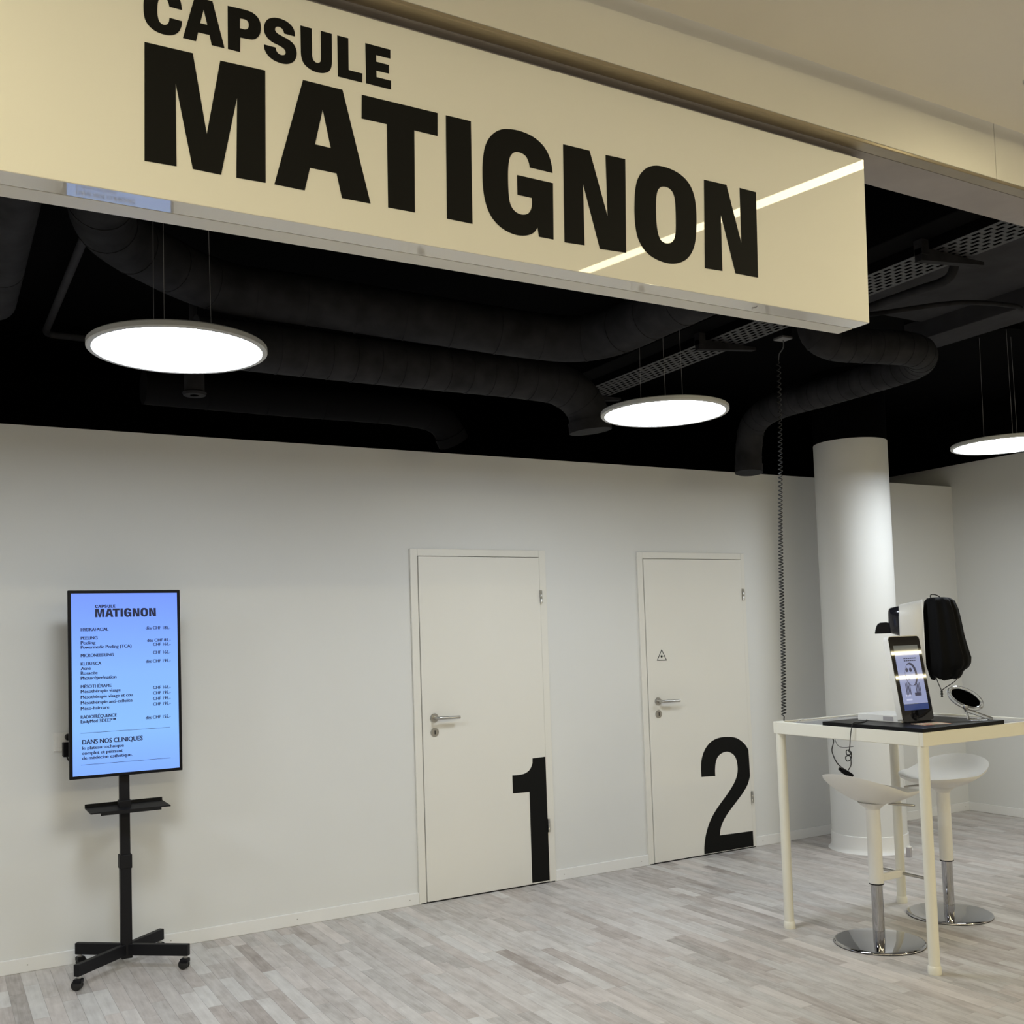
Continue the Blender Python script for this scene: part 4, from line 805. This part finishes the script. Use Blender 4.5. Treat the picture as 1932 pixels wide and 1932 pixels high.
duct('air_duct', [(.24, 2.5, 3.02), (.24, 3.6, 3.02), (.24, 4.75, 3.02)], .085, 'thick black duct at the upper left picture edge', .9)
duct('service_pipe', [(.575, 2.5, 3.26), (.565, 4.23, 3.25), (.548, 5.7, 3.25), (.546, 5.9, 3.25), (.58, 5.96, 3.25), (.72, 5.97, 3.25), (1.1, 5.98, 3.25)], .018, 'thin grey pipe running above the left lamp', .6, False, 'pipe', 8, GREYC, 'small pipes under the ceiling')
duct('service_pipe', [(3.78, 3.45, 3.0), (3.79, 3.0, 3.0), (3.80, 2.86, 3.0), (3.80, 2.80, 3.02), (3.80, 2.78, 3.10), (3.80, 2.78, ZK-.03)], .02, 'thin dark pipe with elbow right of the sign', .3, False, 'pipe', 8, DUCT, 'small pipes under the ceiling')
duct('flexible_hose', [(4.05, 3.75, 3.13), (4.2, 3.55, 3.12), (4.5, 3.3, 3.14), (4.85, 3.25, 3.16), (5.0, 3.28, 3.17)], .012, 'thin dark hose looping beneath the ceiling at right', .5, False, 'hose', 8, DUCT, 'small pipes under the ceiling')
nz = tag(empty('air_nozzle', (1.07, 4.80, 2.70)), 'small dark air nozzle just below the left lamp', 'nozzle')
lathe('nozzle_ring', [(.02, .0), (.05, 0), (.055, .012), (.045, .02), (.045, .16), (.05, .17), (.05, .20), (0, .20)], DUCT, nz, n=28)
lathe('nozzle_stem', [(.018, .20), (.018, ZK-2.70)], DUCT, nz, n=12)

# ---- perforated cable tray along the ceiling
TRX0, TRX1, TRZ = 3.425, 3.645, 3.0
tray = tag(empty('cable_tray', ((TRX0+TRX1)/2, 3.6, TRZ)), 'long perforated dark cable tray running back past the sign', 'cable tray')
TI = tray.matrix_basis.inverted()
TRM = mat('tray_metal', (.03, .03, .034), .55, metal=.0, var=.1, vscale=15)
vs, fs = [], []
xs = [TRX0+.012]; nslot = 6; wslot = (TRX1-TRX0-.024)/nslot
def quad(a, b_, c, d_, z):
    i = len(vs); vs.extend([(a, c, z), (b_, c, z), (b_, d_, z), (a, d_, z)]); fs.append((i, i+1, i+2, i+3))
Y0, Y1, PIT, SL = 2.24, 5.3, .052, .034
quad(TRX0, TRX0+.012, Y0, Y1, TRZ); quad(TRX1-.012, TRX1, Y0, Y1, TRZ)
for s in range(nslot):
    xa = TRX0+.012+s*wslot; hw = wslot*.26
    xm = xa+wslot/2
    quad(xa, xm-hw, Y0, Y1, TRZ); quad(xm+hw, xa+wslot, Y0, Y1, TRZ)
    y = Y0+(PIT/2 if s % 2 else 0)
    quad(xm-hw, xm+hw, Y0, y+.001, TRZ)
    while y < Y1-PIT:
        quad(xm-hw, xm+hw, y, y+PIT-SL, TRZ); y += PIT
    quad(xm-hw, xm+hw, y, Y1, TRZ)
me = bpy.data.meshes.new('tray_bottom'); me.from_pydata(vs, [], fs)
tb = link('tray_bottom', me, TRM, tray); tb.matrix_parent_inverse = TI
md = tb.modifiers.new('thick', 'SOLIDIFY'); md.thickness = .0015
for xx in (TRX0, TRX1-.002):
    box('tray_side', xx, xx+.002, Y0, Y1, TRZ, TRZ+.06, BLACKC, tray).matrix_parent_inverse = TI
for yy in (2.62, 3.95, 5.15):
    h = box('hanger', 3.36, 3.40, yy-.02, yy+.02, TRZ-.03, ZK, DUCT, tray, bev=.002); h.matrix_parent_inverse = TI
    bm = bmesh.new()
    pr = [(3.36, TRZ-.055), (3.36, TRZ-.004), (3.74, TRZ-.004), (3.74, TRZ-.018)]
    a = [bm.verts.new((px, yy-.016, pz)) for px, pz in pr]; b_ = [bm.verts.new((px, yy+.016, pz)) for px, pz in pr]
    bm.faces.new(a); bm.faces.new(b_[::-1])
    for k in range(4): bm.faces.new((a[k], a[(k+1) % 4], b_[(k+1) % 4], b_[k]))
    fin('support_arm', bm, DUCT, tray).matrix_parent_inverse = TI

# ---- coiled cord dropping to the table from a ceiling socket
BOXC = (3.745, 3.745)
sb = tag(empty('ceiling_socket', (BOXC[0], BOXC[1], 2.985)), 'small black socket box under the ceiling at the top of the spiral cord', 'socket')
box('housing', -.035, .035, -.035, .035, .012, .06, BLKPLA, sb, bev=.004)
box('cover', -.034, .034, -.034, .034, 0, .012, mat('socket_cover', (.16, .16, .17), .5), sb, bev=.003)
tube('drop_rod', [(0, 0, .06), (0, 0, ZK-2.985)], .01, BLKPLA, sb, n=10)
cc = tag(empty('spiral_cord', (3.86, 3.985, TZ)), 'black spiral cord hanging from the ceiling to the table corner', 'cord')
top, bot = Vector((3.915, 3.955, 2.94)), Vector((3.862, 3.985, TZ+.03))
pts = []; s = 0.0; ph = 0.0
for p in smooth_path([BOXC+(2.99,), (3.80, 3.80, 2.968), (3.87, 3.90, 2.968), (3.912, 3.95, 2.955), top], 5)[:-1]: pts.append(p)
L = (top-bot).length; dr = (bot-top).normalized()
s = 0
while s < L:
    f = s/L; pitch = .030-.0135*min(1, f*1.6)
    rad = .0085+.0025*min(1, f*1.5)
    c = top+dr*s+Vector((.004*math.sin(9*f), 0, 0))
    pts.append(c+Vector((rad*math.cos(ph), rad*math.sin(ph), 0)))
    ph += 2*math.pi/12; s += pitch/12
pts += [bot+Vector((.004, 0, -.008)), bot+Vector((.001, 0, -.029))]
tube('coil', pts, .0030, RUBBER, cc, n=6).matrix_parent_inverse = cc.matrix_basis.inverted()
